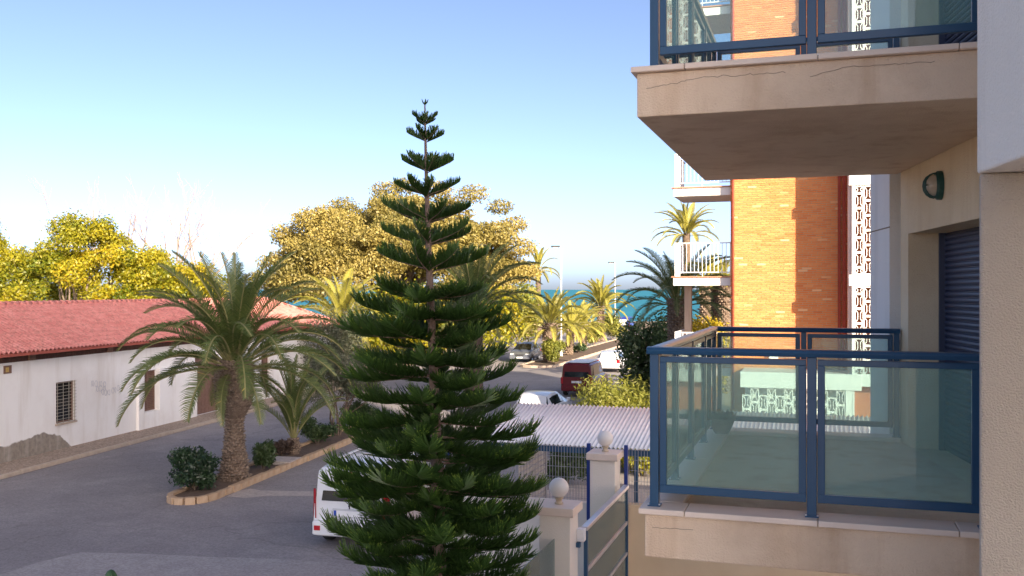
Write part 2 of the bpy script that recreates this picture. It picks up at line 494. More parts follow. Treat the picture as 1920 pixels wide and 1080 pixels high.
# sidewalk in front of the white house, in the house frame
mb = MB(); mb.box(0.0, 1.32, -25, 27, 0, .12)
sw = obj('sidewalk', mb, M['gravel_walk'], loc=hf(0, 0, 0), rz=-HTH); sw['kind'] = 'structure'
rk = random.Random(3)
y = -5.0; ks = []
while y < 27:
    l = rk.uniform(.75, 1.05)
    mb = MB(); mb.box(1.325 + rk.uniform(-.01, .015), 1.47 + rk.uniform(-.02, .02), y, y + l - .02, 0, .128 + rk.uniform(-.01, .008))
    o = obj('kerb_stone', mb, M['kerb'], bevel=.015); o.parent = sw
    y += l

# ------------------------------------------------------------------ median island with kerb stones
ISL = (-9.41, 25.3)
ITH = R(12.1)


def isf(x, y, z=0.0):
    return (ISL[0] + x * math.cos(ITH) + y * math.sin(ITH), ISL[1] - x * math.sin(ITH) + y * math.cos(ITH), z)


def island(name, o, th, length, w, near_round=True, seed=1, stone=.42, mk='kerb_ochre', tip=1.0):
    """planted strip with stone kerb; local x across, y along"""
    r = random.Random(seed)
    pts = []
    n = 7
    for i in range(n + 1):                     # rounded near tip from left side to right side
        a = math.pi + math.pi * i / n
        pts.append((w / 2 * math.cos(a) + w / 2, tip + tip * math.sin(a)))
    right = [(w, tip), (w, length)]
    outline = pts + [(w, length), (0, length)]
    mb = MB(); mb.prism(outline, 0.0, .10)
    base = obj(name, mb, M['soil'], loc=(o[0], o[1], 0), rz=-th); base['kind'] = 'structure'
    path = [(0, length), *pts, (w, length)]
    # walk along the path laying stones
    segs = []
    for p, q in zip(path[:-1], path[1:]):
        p, q = Vector(p), Vector(q); L = (q - p).length
        k = max(1, round(L / stone))
        for i in range(k): segs.append((p.lerp(q, i / k), p.lerp(q, (i + 1) / k)))
    for p, q in segs:
        d = (q - p); L = d.length; c = (p + q) / 2
        mb = MB(); mb.obox((0, 0, 0), L - .015 + r.uniform(-.01, .005), .17 + r.uniform(-.02, .03), .19 + r.uniform(-.015, .02))
        o2 = obj('kerb_stone', mb, M[mk], bevel=.02)
        o2.parent = base
        o2.location = (c.x, c.y, .085)
        o2.rotation_euler = (r.uniform(-.04, .04), r.uniform(-.03, .03), math.atan2(d.y, d.x) + r.uniform(-.04, .04))
    return base


isl = island('median_island', ISL, ITH, 17.0, 1.2, seed=4, tip=.8)
mb = MB(); mb.box(.02, 1.24, 5.3, 6.2, .10, .215)
o = obj('paving_slab', mb, M['concrete_pale'], bevel=.015); o.parent = isl
island('planted_median', (2.4 - 2.0, 70 - .6), R(17), 42, 2.6, seed=5, stone=1.4, mk='kerb')

# ------------------------------------------------------------------ our apartment building (frame B)
Z_FLOOR, Z_COP = 4.28, 4.34
STOREY = 2.75


def tw(a):                                  # outer face of the skewed door wall
    return .70 - .165 * (a - 9.44)


def tn(a):                                  # outer face of the wall close on the right
    return .648 - .165 * (a - 4.5)


TOP = 9.85
AB = bthing('apartment_building', 'cream rendered apartment block with glass balconies close on the right', 'building', 1.5, 7, 0)
mb = MB()
mb.prism([(tw(4.75) + .36, 4.75), (11.5, 4.75), (11.5, 10.4), (tw(10.4) + .36, 10.4)], 0, TOP)
mb.prism([(tn(3.0) + .36, 3.0), (11.5, 3.0), (11.5, 4.745), (tn(4.745) + .36, 4.745)], 0, 3.9)
mb.prism([(tn(3.0) + .36, 3.0), (11.5, 3.0), (11.5, 4.745), (tn(4.745) + .36, 4.745)], 6.6, TOP)
mb.prism([(tn(3.0) + 3.0, 3.0), (11.45, 3.0), (11.45, 4.74), (tn(4.745) + 3.0, 4.74)], 3.9, 6.6)
obj('core', mb, M['stucco_cream'], AB)
A0, A1 = 6.9, 9.2                           # door opening along the wall
mb = MB()
mb.prism([(tw(4.76), 4.76), (tw(4.76) + .355, 4.76), (tw(A0) + .355, A0), (tw(A0), A0)], 0, TOP)
mb.prism([(tw(A1), A1), (tw(A1) + .355, A1), (tw(9.46) + .355, 9.46), (tw(9.46), 9.46)], 0, TOP)
zl = 6.20
for k in range(-1, 2):
    z0 = zl + k * STOREY; z1 = Z_FLOOR + (k + 1) * STOREY
    if k == -1: z0 = 0
    mb.prism([(tw(A0) + .001, A0), (tw(A0) + .354, A0), (tw(A1) + .354, A1), (tw(A1) + .001, A1)], z0, min(z1, TOP))
obj('wall', mb, M['stucco_cream'], AB)
mb = MB()
mb.prism([(tw(9.62) - .06, 9.62), (tw(9.62) + .355, 9.62), (tw(10.42) + .355, 10.42), (tw(10.42) - .06, 10.42)], 0, TOP)
wf = obj('wing_wall', mb, M['stucco_white'], AB)
mb = MB(); mb.bar((tw(9.6) - .063, 9.615, 6.29), (tw(10.42) - .063, 10.43, 6.29), .004, .012)
obj('wall_joint', mb, M['grout'], wf)
mb = MB()
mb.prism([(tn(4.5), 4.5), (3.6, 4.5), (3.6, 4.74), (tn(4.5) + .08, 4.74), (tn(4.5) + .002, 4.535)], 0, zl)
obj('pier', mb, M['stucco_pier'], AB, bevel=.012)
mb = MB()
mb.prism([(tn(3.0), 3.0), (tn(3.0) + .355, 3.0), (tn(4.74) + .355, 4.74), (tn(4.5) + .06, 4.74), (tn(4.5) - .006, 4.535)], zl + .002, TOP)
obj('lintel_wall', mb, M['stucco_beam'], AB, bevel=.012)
mb = MB()
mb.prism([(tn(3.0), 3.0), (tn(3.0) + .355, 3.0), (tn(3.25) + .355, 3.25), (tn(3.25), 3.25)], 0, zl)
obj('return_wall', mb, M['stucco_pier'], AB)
mb = MB(); mb.prism([(tn(3.0) + .2, 3.0), (11, 3.0), (11, 4.7), (.9, 4.7)], 3.9, Z_FLOOR)
obj('floor_slab', mb, M['floor_tile'], AB)

# roof slab and parapet of our building
mb = MB(); mb.prism([(tw(10.4) - .3, 10.5), (tn(4.75) - .25, 4.7), (tn(3.0) - .2, 2.8), (11.7, 2.8), (11.7, 10.5)], TOP + .004, TOP + .22)
obj('roof_slab', mb, M['stucco_cream'], AB)

# made-up tall tower behind the viewpoint, unseen, added to throw shade over the street
PD, QD = Vector((.891, .454)), Vector((-.454, .891))
tc_ = PD * 1.7 + QD * -66
TW = thing('added_shade_tower', 'unseen tall pale tower added behind the viewpoint to shade the street from the low sun', 'building', (tc_.x, tc_.y, 0), math.atan2(.454, .891))
TH_ = 44.0
mb = MB(); mb.box(-13.7, 13.7, -6, 5.9, 0, TH_); mb.box(-14.0, 14.0, -6.3, 6.3, TH_ + .002, TH_ + .5)
obj('wall', mb, M['stucco_cream'], TW)
for fl in range(14):
    z = fl * 3.1
    mb = MB(); mb.box(-13.6, 13.6, 5.905, 7.2, z + 2.72, z + 2.9)
    bs_ = obj('balcony_slab', mb, M['stucco_white'], TW)
    mb = MB(); mb.box(-13.6, 13.6, 7.12, 7.2, z + 2.905, z + 3.75)
    if fl < 13: obj('parapet', mb, M['stucco_white'], bs_)
    for k in range(8):
        x = -12.0 + k * 3.43
        mb = MB(); mb.box(x - .9, x + .9, 5.903, 5.93, z + .3, z + 2.4)
        obj('window', mb, M['car_glass'], TW)

# shutters, each slat its own piece
slat_me = None
for k, nsl in ((0, 38), (1, 38)):
    zf = Z_FLOOR + k * STOREY
    mb = MB()
    mb.prism([(tw(A0) + .30, A0), (tw(A0) + .352, A0), (tw(A1) + .352, A1), (tw(A1) + .30, A1)], zf, zf + 1.94)
    sh = obj('roller_shutter', mb, M['shutter'], AB)
    # side guides
    for aa in (A0 + .03, A1 - .03):
        mb = MB(); mb.prism([(tw(aa) + .245, aa - .03), (tw(aa) + .298, aa - .03), (tw(aa) + .298, aa + .028), (tw(aa) + .245, aa + .028)], zf, zf + 1.925)
        obj('guide_rail', mb, M['shutter'], sh)
    for i in range(nsl):
        z = zf + .01 + i * .05
        if slat_me is None:
            mb = MB(); prof = [(0, 0), (-.012, .006), (-.018, .02), (-.014, .036), (0, .043)]
            a0, a1 = A0 + .06, A1 - .06
            vs = []
            for a in (a0, a1):
                for dx, dz in prof: vs.append((tw(a) + .298 + dx, a, dz))
            mb.add(vs, [(0, 1, 6, 5), (1, 2, 7, 6), (2, 3, 8, 7), (3, 4, 9, 8), (4, 0, 5, 9), (4, 3, 2, 1, 0), (5, 6, 7, 8, 9)])
            slat = obj('slat', mb, M['shutter'], sh)
            slat.location = (0, 0, z)
            slat_me = slat.data
        else:
            slat = obj('slat', slat_me, M['shutter'], sh)
            slat.location = (0, 0, z)


# balcony slabs with coping stones and floor tiles
def balcony(k):
    dz = k * STOREY
    a0, a1 = 5.90, 9.55
    tl = -1.05 - .05 * k
    mb = MB()
    mb.prism([(tl, a0), (tw(a0) - .003, a0), (tw(a1) - .003, a1), (tl, a1)], 4.03 + dz, Z_COP - .037 + dz)
    sl = obj('balcony_slab', mb, M['stucco_pink'], AB, bevel=.008)
    r = random.Random(20 + k)
    zc0, zc1 = Z_COP - .036 + dz, Z_COP + dz
    # coping on the near side, the left side and the far side
    edges = [-1.085 - .05 * k, -.80, -.02, .74, tw(5.9) - .004]
    for p, q in zip(edges[:-1], edges[1:]):
        mb = MB(); mb.box(p + .002, q - .002, a0 - .04, a0 + .205, zc0, zc1)
        obj('coping_stone', mb, M['coping'], sl, bevel=.006)
    edges = [a0 + .208, 6.9, 7.75, 8.6, a1 - .215]
    for p, q in zip(edges[:-1], edges[1:]):
        mb = MB(); mb.box(-1.085 - .05 * k, -.84, p + .002, q - .002, zc0, zc1)
        obj('coping_stone', mb, M['coping'], sl, bevel=.006)
    edges = [-1.085 - .05 * k, -.80, -.1, tw(9.5) - .004]
    for p, q in zip(edges[:-1], edges[1:]):
        mb = MB(); mb.box(p + .002, q - .002, a1 - .212, a1 + .05, zc0, zc1)
        obj('coping_stone', mb, M['coping'], sl, bevel=.006)
    # tiles
    zt = Z_FLOOR + dz
    mb = MB(); mb.prism([(-.84, a0 + .2), (tw(a0 + .2) - .005, a0 + .2), (tw(a1 - .2) - .005, a1 - .2), (-.84, a1 - .2)], zt - .03, zt - .006)
    obj('grout_bed', mb, M['grout'], sl)
    T0, TS = -.83, .44
    aa = a0 + .215
    while aa < a1 - .25:
        ae = min(aa + .44, a1 - .217)
        t = T0; i = 0
        while t < tw(aa) - .05:
            te = min(t + TS, tw(aa) - .006); tf = min(t + TS, tw(ae) - .006)
            mb = MB(); mb.prism([(t + .0045, aa + .0045), (te - .0045, aa + .0045), (tf - .0045, ae - .0045), (t + .0045, ae - .0045)], zt - .01, zt + r.uniform(0, .0012))
            obj('floor_tile', mb, M['floor_tile'], sl)
            t += TS
        aa += .44
    return sl


sl0 = balcony(0)
sl1 = balcony(1)
# hairline crack along the upper slab's near face, with plaster slightly lifted
rc = random.Random(11)


def crack(parent, p0, pts):
    mb = MB()
    for (x0, z0), (x1, z1) in zip(pts[:-1], pts[1:]):
        mb.bar((x0, 5.8985, z0), (x1, 5.8985, z1), .003, .0038)
    obj('crack', mb, M['crack'], parent)


def wiggle(x0, x1, z0, z1, n, amp):
    out = []
    for i in range(n + 1):
        f = i / n
        out.append((x0 + (x1 - x0) * f + rc.uniform(-.006, .006), z0 + (z1 - z0) * f + rc.uniform(-amp, amp)))
    return out


crack(sl1, None, wiggle(-1.04, -.80, 6.955, 6.985, 9, .006) + wiggle(-.79, -.2, 7.0, 7.0, 22, .008))
crack(sl1, None, wiggle(-.06, .12, 6.965, 7.0, 8, .004) + wiggle(.13, .62, 7.005, 7.0, 18, .004))
crack(sl0, None, wiggle(-1.0, -.75, 4.215, 4.225, 9, .004))


# ------------------------------------------------------------------ balcony railings: blue frames with tinted glass
def railing(k, label):
    dz = k * STOREY
    zb, zt = Z_COP + dz, Z_COP + 1.0 + dz
    aN, aF, tL = 5.975, 9.44, -1.0
    rt = bthing('balcony_railing', label, 'railing', tL, aN, zb, 'glazed balcony railings')
    tNr, tFr = tw(aN) - .01, tw(aF) - .012
    P = M['navy']

    def post(t, a, w=.05):
        mb = MB(); mb.box(t - w / 2, t + w / 2, a - .025, a + .025, zb + .002, zt - .045)
        po = obj('post', mb, P, rt, bevel=.004)
        mb = MB(); mb.box(t - w / 2 - .012, t + w / 2 + .012, a - .04, a + .04, zb, zb + .008)
        obj('foot_plate', mb, P, po)
        for sx in (-1, 1):
            mb = MB(); mb.lathe((t + sx * (w / 2 + .006), a - .031, zb + .008), [(.006, 0), (.006, .007), (.003, .009)], 6)
            obj('bolt', mb, M['steel'], po)

    def panel(p, q):
        """framed glass between two plan points"""
        p, q = Vector(p), Vector(q); d = (q - p).normalized()
        p = p + d * .033; q = q - d * .033
        z0, z1 = zb + .085, zt - .06
        fw = .05
        mb = MB()
        for zz in (z0 + fw / 2, z1 - .018):
            mb.bar((p.x, p.y, zz), (q.x, q.y, zz), .038, fw if zz < zb + .5 else .036)
        for e, sg in ((p, 1), (q, -1)):
            c = e + d * sg * .021
            mb.bar((c.x, c.y, z0 + fw), (c.x, c.y, z1 - .036), .038, .042, up=(d.x, d.y, 0))
        fr = obj('panel_frame', mb, P, rt, bevel=.003)
        g0 = p + d * .036; g1 = q - d * .036
        mb = MB(); mb.bar((g0.x, g0.y, (z0 + z1) / 2), (g1.x, g1.y, (z0 + z1) / 2), .008, z1 - z0 - .05)
        obj('glass_pane', mb, M['glass_rail'], fr)

    nt = [tL, -.055, .89]
    for t in nt: post(t, aN, .055)
    for t0, t1 in zip(nt[:-1], nt[1:]): panel((t0, aN), (t1, aN))
    panel((nt[-1], aN), (tNr, aN))
    na = [aN + (aF - aN) * i / 4 for i in range(5)]
    for a in na[1:]: post(tL, a)
    for a0, a1 in zip(na[:-1], na[1:]): panel((tL, a0), (tL, a1))
    ft = [tL, -.16, tFr - .03]
    for t in ft[1:]: post(t, aF)
    for t0, t1 in zip(ft[:-1], ft[1:]): panel((t0, aF), (t1, aF))
    # rounded top rail
    prof = [(-.04, -.045), (.04, -.045), (.046, -.02), (.036, -.004), (.014, 0), (-.014, 0), (-.036, -.004), (-.046, -.02)]

    def top(p, q):
        p, q = Vector(p), Vector(q); d = (q - p).normalized(); n = Vector((d.y, -d.x))
        vs = []
        for e in (p, q):
            for x, z in prof: vs.append((e.x + n.x * x, e.y + n.y * x, zt + z))
        m = len(prof)
        fs = [(i, (i + 1) % m, m + (i + 1) % m, m + i) for i in range(m)] + [tuple(range(m - 1, -1, -1)), tuple(range(m, 2 * m))]
        mb = MB(); mb.add(vs, fs)
        obj('top_rail', mb, P, rt, bevel=.002)
    top((tL - .046, aN), (tNr, aN))
    top((tL, aN + .047), (tL, aF - .047))
    top((tL - .046, aF), (tFr, aF))
    return rt


railing(0, 'navy framed glass railing round the lower balcony with the plant bowl')
railing(1, 'navy framed glass railing round the upper balcony at the top edge')

# bulkhead lamp on the wall above the shutter
LT = bthing('wall_lamp', 'small green caged bulkhead lamp on the cream wall above the shutter', 'lamp', tw(8.2), 8.2, 6.42)
sk = math.atan(.165)


def on_wall(a, out, z):                    # point on the skewed wall, out towards the street
    n = Vector((-math.cos(sk), -math.sin(sk)))
    return Vector((tw(a) + n.x * out, a + n.y * out, z))


wd = Vector((-math.sin(sk), math.cos(sk)))
mb = MB(); ring = []
for j, (o1, sc) in enumerate(((.0, 1.0), (.035, 1.0), (.05, .86))):
    for i in range(20):
        an = 2 * math.pi * i / 20
        p = on_wall(8.2, o1 + .001, 6.525 + .115 * sc * math.sin(an)); q = wd * (.075 * sc * math.cos(an))
        ring.append((p.x + q.x, p.y + q.y, p.z))
mb.add(ring, [(j * 20 + i, j * 20 + (i + 1) % 20, (j + 1) * 20 + (i + 1) % 20, (j + 1) * 20 + i) for j in range(2) for i in range(20)] + [tuple(range(40, 60))])
obj('backplate', mb, M['lamp_green'], LT)
mb = MB(); vs = []
for j, (o1, sc) in enumerate(((.05, 1.0), (.085, .95), (.11, .75), (.12, .4))):
    for i in range(16):
        an = 2 * math.pi * i / 16
        p = on_wall(8.2, o1, 6.525 + .085 * sc * math.sin(an)); q = wd * (.055 * sc * math.cos(an))
        vs.append((p.x + q.x, p.y + q.y, p.z))
mb.add(vs, [(j * 16 + i, j * 16 + (i + 1) % 16, (j + 1) * 16 + (i + 1) % 16, (j + 1) * 16 + i) for j in range(3) for i in range(16)] + [tuple(range(48, 64))])
obj('glass_cover', mb, M['lamp_glass'], LT, smooth=True)
for off in (-.035, 0, .035):
    mb = MB(); pth = []
    for i in range(9):
        an = -math.pi / 2 + math.pi * i / 8
        p = on_wall(8.2, .045 + .088 * math.cos(an), 6.525 + .098 * math.sin(an)); q = wd * off
        pth.append((p.x + q.x, p.y + q.y, p.z))
    mb.tube(pth, .0055, 6); obj('cage_bar', mb, M['lamp_green'], LT, smooth=True)
mb = MB()
mb.bar(tuple(on_wall(8.2, .125, 6.525) + Vector((*(wd * -.055), 0))), tuple(on_wall(8.2, .125, 6.525) + Vector((*(wd * .055), 0))), .01)
obj('cage_ring', mb, M['lamp_green'], LT)

# bowl of succulents in the balcony's far corner
PB = bthing('plant_bowl', 'dark clay bowl of withered succulents in the far balcony corner', 'planter', -.90, 9.16, Z_COP)
mb = MB(); mb.lathe((-.90, 9.16, Z_COP), [(.062, .001), (.075, .02), (.105, .08), (.122, .13), (.13, .135), (.125, .148), (.11, .146), (.095, .12)], 22)
obj('bowl', mb, M['terracotta'], PB, smooth=True)
mb = MB(); at = []
r5 = random.Random(5)
for i in range(260):
    an = r5.uniform(0, 6.28); rr = .115 * math.sqrt(r5.random()); c = Vector((-.90 + rr * math.cos(an), 9.16 + rr * math.sin(an), Z_COP + .13))
    d = Vector((math.cos(an) * rr * 4, math.sin(an) * rr * 4, r5.uniform(.3, 1.1))).normalized() * r5.uniform(.04, .10) * (1.5 if i % 37 == 0 else 1)
    sd = d.cross(Vector((0, 0, 1))).normalized() * .012
    mb.add([c - sd, c + sd, c + d * .6 + sd * 1.2, c + d, c + d * .6 - sd * 1.2], [(0, 1, 2, 3, 4)]); at += [r5.random()] * 5
mb.attr = at
obj('succulents', mb, M['dry_leaf'], PB, kind='stuff')

# ------------------------------------------------------------------ brick apartment block beyond (frame B)
FL = [3.40, 6.10, 8.80, 11.50, 14.20]       # storey levels
A_B = 28.6
BB = bthing('brick_building', 'orange brick apartment block with white balconies and a white lattice stair tower', 'building', 3.0, 31, 0)
BTOP = 15.0
mb = MB(); mb.box(-2.53, 10, A_B + .012, 33.4, 0, BTOP)
mb.box(-2.75, 10.2, A_B - .12, 33.5, BTOP, BTOP + .2)
wall_b = obj('wall', mb, M['mortar'], BB)
# bricks: real courses on the face towards us and the left flank
bl, bh, bj = .245, .050, .013
mb = MB(); rb = random.Random(8); bat = []
row = 0; z = 2.0
while z < BTOP - .06:
    off = (row % 2) * (bl + bj) / 2 + (row % 3) * .02
    t = -2.55 - off
    while t < .86:
        a, b = max(t, -2.55), min(t + bl, .86)
        if b - a > .03:
            d = rb.uniform(-.004, .004)
            mb.box(a, b, A_B - .004 + d, A_B + .03, z, z + bh)
        t += bl + bj
    a_ = A_B + .034 - off * .5
    while a_ < 33.4:
        a, b = max(a_, A_B + .034), min(a_ + bl, 33.38)
        if b - a > .03: mb.box(-2.548 + rb.uniform(-.004, .004), -2.52, a, b, z, z + bh)
        a_ += bl + bj
    z += bh + bj; row += 1
rb2 = random.Random(18)
for _ in range(len(mb.v) // 8): bat += [min(1, max(0, rb2.gauss(.62, .17)))] * 8
mb.attr = bat
obj('brick_courses', mb, M['brick'], wall_b, kind='stuff')
# corner pipe, and dark red strips that put the recess's deep shade into colour
mb = MB(); mb.tube([(-2.47, A_B - .06, 2.2), (-2.47, A_B - .06, BTOP - .1)], .035, 8)
obj('downpipe', mb, M['brick_red'], BB, smooth=True)
mb = MB(); mb.box(.44, .52, A_B - .07, A_B - .006, 0, BTOP - .02); mb.box(.56, .66, A_B - .10, A_B - .006, 0, BTOP - .02)
obj('recess_shade', mb, M['brick_red'], BB)
# stair tower: brick core, white floor bands, lattice screens
TP = 1.5
tx0, tx1 = .80, 3.4
af = A_B - TP
mb = MB(); mb.box(tx0 + .02, tx1, af + .36, A_B - .006, 0, BTOP + 1.2)
tower = obj('stair_tower', mb, M['brick_core'], BB)
mb = MB(); mb.box(tx0 - .12, tx0 + .018, af + .10, af + .55, 0, BTOP + 1.2)  # pale pink strip along the tower's left edge
obj('corner_pier', mb, mat('pale_pink', (.66, .47, .40), (.72, .53, .46), 4, .9, .2, 40), tower)
for zf in FL:
    mb = MB(); mb.box(tx0 - .10, tx1 + .02, af - .03, af + .35, zf - .30, zf)
    obj('floor_band', mb, M['white_paint'], tower, bevel=.01)


def lattice_mesh(w, h, d=.10):
    """pierced concrete block: frame with an hourglass opening in the middle"""
    mb = MB()
    e = .022
    mb.box(0, e, 0, d, 0, h); mb.box(w - e, w, 0, d, 0, h)
    mb.box(e, w - e, 0, d, 0, .03); mb.box(e, w - e, 0, d, h - .03, h)
    cx = w / 2
    for s in (-1, 1):
        xi, xo = cx + s * .034, cx + s * (w / 2 - e)
        v = min(.115, h * .42)
        mb.bar((xo, d / 2, .028), (xi, d / 2, v), d * .9, .020)
        mb.bar((xo, d / 2, h - .028), (xi, d / 2, h - v), d * .9, .020)
        mb.box(xi - .009, xi + .009, .004, d - .004, v - .007, h - v + .007)
    return mb


LW, LH = .224, .395
half_me = lattice_mesh(LW, LH / 2).mesh('half_block', (0, 0, 0), False, [M['white_paint']])
lat_me = lattice_mesh(LW, LH).mesh('lattice_block', (0, 0, 0), False, [M['white_paint']])
def lattice(t, a, z, parent):
    o = obj('lattice_block', lat_me, M['white_paint'], parent)
    og = ORG[parent.name]
    o.location = (t - og[0], a - og[1], z - og[2])
    return o


# tower screen (the columns seen from here); white jamb at its corner
mb = MB(); mb.box(tx0 - .02, tx0 + .045, af, af + .10, 0, BTOP + 1.2)
obj('jamb', mb, M['white_paint'], tower)
for c in range(6):
    t = tx0 + .05 + c * (LW + .002)
    for k in range(len(FL) - 1):
        z0, z1 = FL[k] + .002, FL[k + 1] - .302
        odd = c % 2
        n = 6 if odd else 5
        zz = z0 + (0 if odd else LH / 2 + .002)
        for i in range(n):
            lattice(t, af, zz, tower); zz += LH + .002
        if not odd:
            for z_ in (z0, zz):
                o = obj('lattice_half_block', half_me, M['white_paint'], tower)
                og = ORG[tower.name]; o.location = (t - og[0], af - og[1], z_ - og[2])

# low annex: white slab band over a lattice screen, brick end
an = bthing('lattice_annex', 'low white annex with a pierced concrete screen seen through the railing glass', 'building', -1.0, 27.5, 0)
mb = MB(); mb.box(-2.05, .78, 27.45, A_B - .01, 0, 2.98)
obj('wall', mb, M['stucco_white'], an)
mb = MB(); mb.box(-2.15, 1.02, 27.05, A_B - .012, 2.985, 3.42)
obj('roof_band', mb, M['white_paint'], an, bevel=.01)
ANORG = ORG[an.name]
for c in range(12):
    for r_ in range(3):
        o = obj('lattice_block', lat_me, M['white_paint'], an)
        o.location = (-2.1 + c * (LW + .002) - ANORG[0], 27.12 - ANORG[1], 2.975 - (r_ + 1) * (LH + .002) + (.2 if c % 2 else 0) - ANORG[2] - .2)
mb = MB(); mb.box(.62, .80, 27.1, 27.4, 0, 2.98)
obj('end_post', mb, M['white_paint'], an)
mb = MB(); mb.box(-2.14, .64, 27.10, 27.25, 0, 1.55)
obj('plinth', mb, M['white_paint'], an)

# balconies on the left flank with white bars
for k, zf in enumerate(FL):
    t0, t1 = -4.28, -2.56
    a0, a1 = 28.9, 31.1
    mb = MB(); mb.box(t0, t1, a0, a1, zf - .28, zf - .035)
    bs = obj('balcony_slab', mb, M['white_paint'], BB, bevel=.01)
    mb = MB(); mb.box(t0 - .05, t1, a0 - .05, a1, zf - .034, zf)
    obj('tile_edge', mb, M['tile_edge'], bs)
    mb = MB(); mb.bar((t0 + .05, a0 + .05, zf + 1.0), (t1, a0 + .05, zf + 1.0), .045, .035); mb.bar((t0 + .05, a0 + .06, zf + 1.0), (t0 + .05, a1, zf + 1.0), .045, .035)
    obj('handrail', mb, M['white_metal'], bs)
    mb = MB(); mb.bar((t0 + .05, a0 + .05, zf + .12), (t1, a0 + .05, zf + .12), .03, .03); mb.bar((t0 + .05, a0 + .06, zf + .12), (t0 + .05, a1, zf + .12), .03, .03)
    obj('bottom_rail', mb, M['white_metal'], bs)
    n = 14
    for i in range(n + 1):
        t = t0 + .05 + (t1 - t0 - .08) * i / n
        mb = MB(); mb.box(t - .009, t + .009, a0 + .041, a0 + .059, (zf + .002 if i % 7 == 0 else zf + .13), zf + .985)
        obj('baluster', mb, M['white_metal'], bs)
    for i in range(1, 16):
        a = a0 + .05 + (a1 - a0 - .1) * i / 16
        mb = MB(); mb.box(t0 + .041, t0 + .059, a - .009, a + .009, zf + .13, zf + .985)
        obj('baluster', mb, M['white_metal'], bs)
    mb = MB(); mb.box(t0 + .06, t0 + .20, a0 + .07, a0 + .12, zf + .002, zf + .97)
    obj('corner_post', mb, M['white_metal'], bs)
# column carrying the balcony
mb = MB(); mb.box(-4.20, -3.98, 30.8, 31.02, 0, FL[1] - .281)
obj('column', mb, M['stucco_pink'], BB)
# meter box and conduit on the brick
WB = bthing('meter_box', 'small white box fixed to the orange brick wall', 'box', -1.32, A_B - .05, 3.62)
mb = MB(); mb.box(-1.45, -1.19, A_B - .16, A_B - .009, 3.62, 3.86)
obj('housing', mb, M['white_metal'], WB, bevel=.01)
mb = MB(); mb.box(-1.43, -1.21, A_B - .166, A_B - .161, 3.64, 3.84)
obj('door', mb, M['white_paint'], WB)
mb = MB(); mb.tube([(-1.18, A_B - .03, 3.74), (-.4, A_B - .03, 3.70), (.3, A_B - .03, 3.70)], .012, 6)
obj('conduit', mb, M['grey_metal'], WB, smooth=True)

# ------------------------------------------------------------------ boundary wall, gateposts, gate, fence, carport
a_w = 18.0
bw = bthing('boundary_wall', 'cream rendered boundary wall carrying the blue mesh fence', 'wall', -4.0, a_w, 0)
mb = MB(); mb.box(-7.6, -4.19, a_w - .10, a_w + .10, 0, 1.57)
obj('wall_left', mb, M['post_cream'], bw, bevel=.01).name = 'wall'
mb = MB(); mb.box(-3.57, 2.2, a_w - .10, a_w + .10, 0, 1.60)
obj('wall', mb, mat('stucco_warm', (.70, .54, .35), (.76, .60, .41), 1.2, .92, .3, 60), bw, bevel=.01)


def gatepost(t, a, h, label):
    g = bthing('gatepost', label, 'post', t, a, 0, 'gateposts with globe lamps')
    mb = MB(); mb.box(t - .24, t + .24, a - .24, a + .24, 0, h - .13)
    obj('shaft', mb, M['post_cream'], g, bevel=.012)
    mb = MB(); mb.box(t - .30, t + .30, a - .30, a + .30, h - .128, h)
    obj('cap', mb, M['coping'], g, bevel=.012)
    return g


def globe(t, a, z, d, label):
    g = bthing('globe_lamp', label, 'lamp', t, a, z, 'globe lamps on gateposts')
    mb = MB(); mb.lathe((t, a, z), [(.065, .001), (.065, .02), (.045, .035), (.05, .07), (.07, .085), (.07, .10)], 18)
    obj('base', mb, M['brass'], g, smooth=True)
    mb = MB(); n = 16; pr = []
    for i in range(n + 1):
        an = -math.pi / 2 + .25 + (math.pi - .26) * i / n
        pr.append((max(.004, d / 2 * math.cos(an)), .10 + d / 2 * .97 + d / 2 * math.sin(an)))
    mb.lathe((t, a, z), pr, 28)
    obj('globe', mb, M['globe'], g, smooth=True)


gp = [(-3.79, 13.92, 2.45, 'cream gatepost with pale cap, nearer one beside the pine', 'white globe lamp half hidden by a pine branch tip'),
      (-3.89, 17.62, 2.64, 'cream gatepost with pale cap, farther one by the blue fence', 'white globe lamp in front of the corrugated carport roof')]
for t, a, h, l1, l2 in gp:
    gatepost(t, a, h, l1)
    globe(t, a, h, .30, l2)

gt = bthing('garden_gate', 'glazed metal gate with silver rails between the two cream gateposts', 'gate', -3.45, 15.6, 0)
tg = -3.46
for a in (14.30, 17.50):
    mb = MB(); mb.box(tg - .03, tg + .03, a - .03, a + .03, .05, 2.02)
    obj('gate_post', mb, M['navy'], gt, bevel=.005)
for zz in (2.0, 1.33, .76, .2):
    mb = MB(); mb.box(tg - .05, tg + .05, 14.2, 17.5, zz, zz + .06) if zz == 2.0 else mb.box(tg - .03, tg + .03, 14.34, 17.46, zz, zz + .06)
    obj('rail', mb, M['steel'], gt, bevel=.006)
for z0, z1 in ((.265, .755), (.825, 1.325), (1.395, 1.995)):
    mb = MB(); mb.box(tg - .005, tg + .005, 14.34, 17.46, z0, z1)
    obj('glass_pane', mb, M['glass_gate'], gt)
mb = MB(); mb.box(tg - .09, tg + .03, 14.06, 14.19, 1.86, 2.05)
lk = obj('lock_case', mb, M['white_metal'], gt, bevel=.01)
mb = MB(); mb.box(tg - .095, tg - .03, 14.02, 14.10, 1.78, 1.85)
obj('bolt', mb, M['navy'], lk)
gs = bthing('glass_screen', 'clear green glass fence panel left of the nearer gatepost', 'glass fence', -3.79, 12.4, 0)
mb = MB(); mb.box(-3.80, -3.788, 10.9, 13.675, .55, 1.98)
obj('pane', mb, M['glass_gate'], gs)
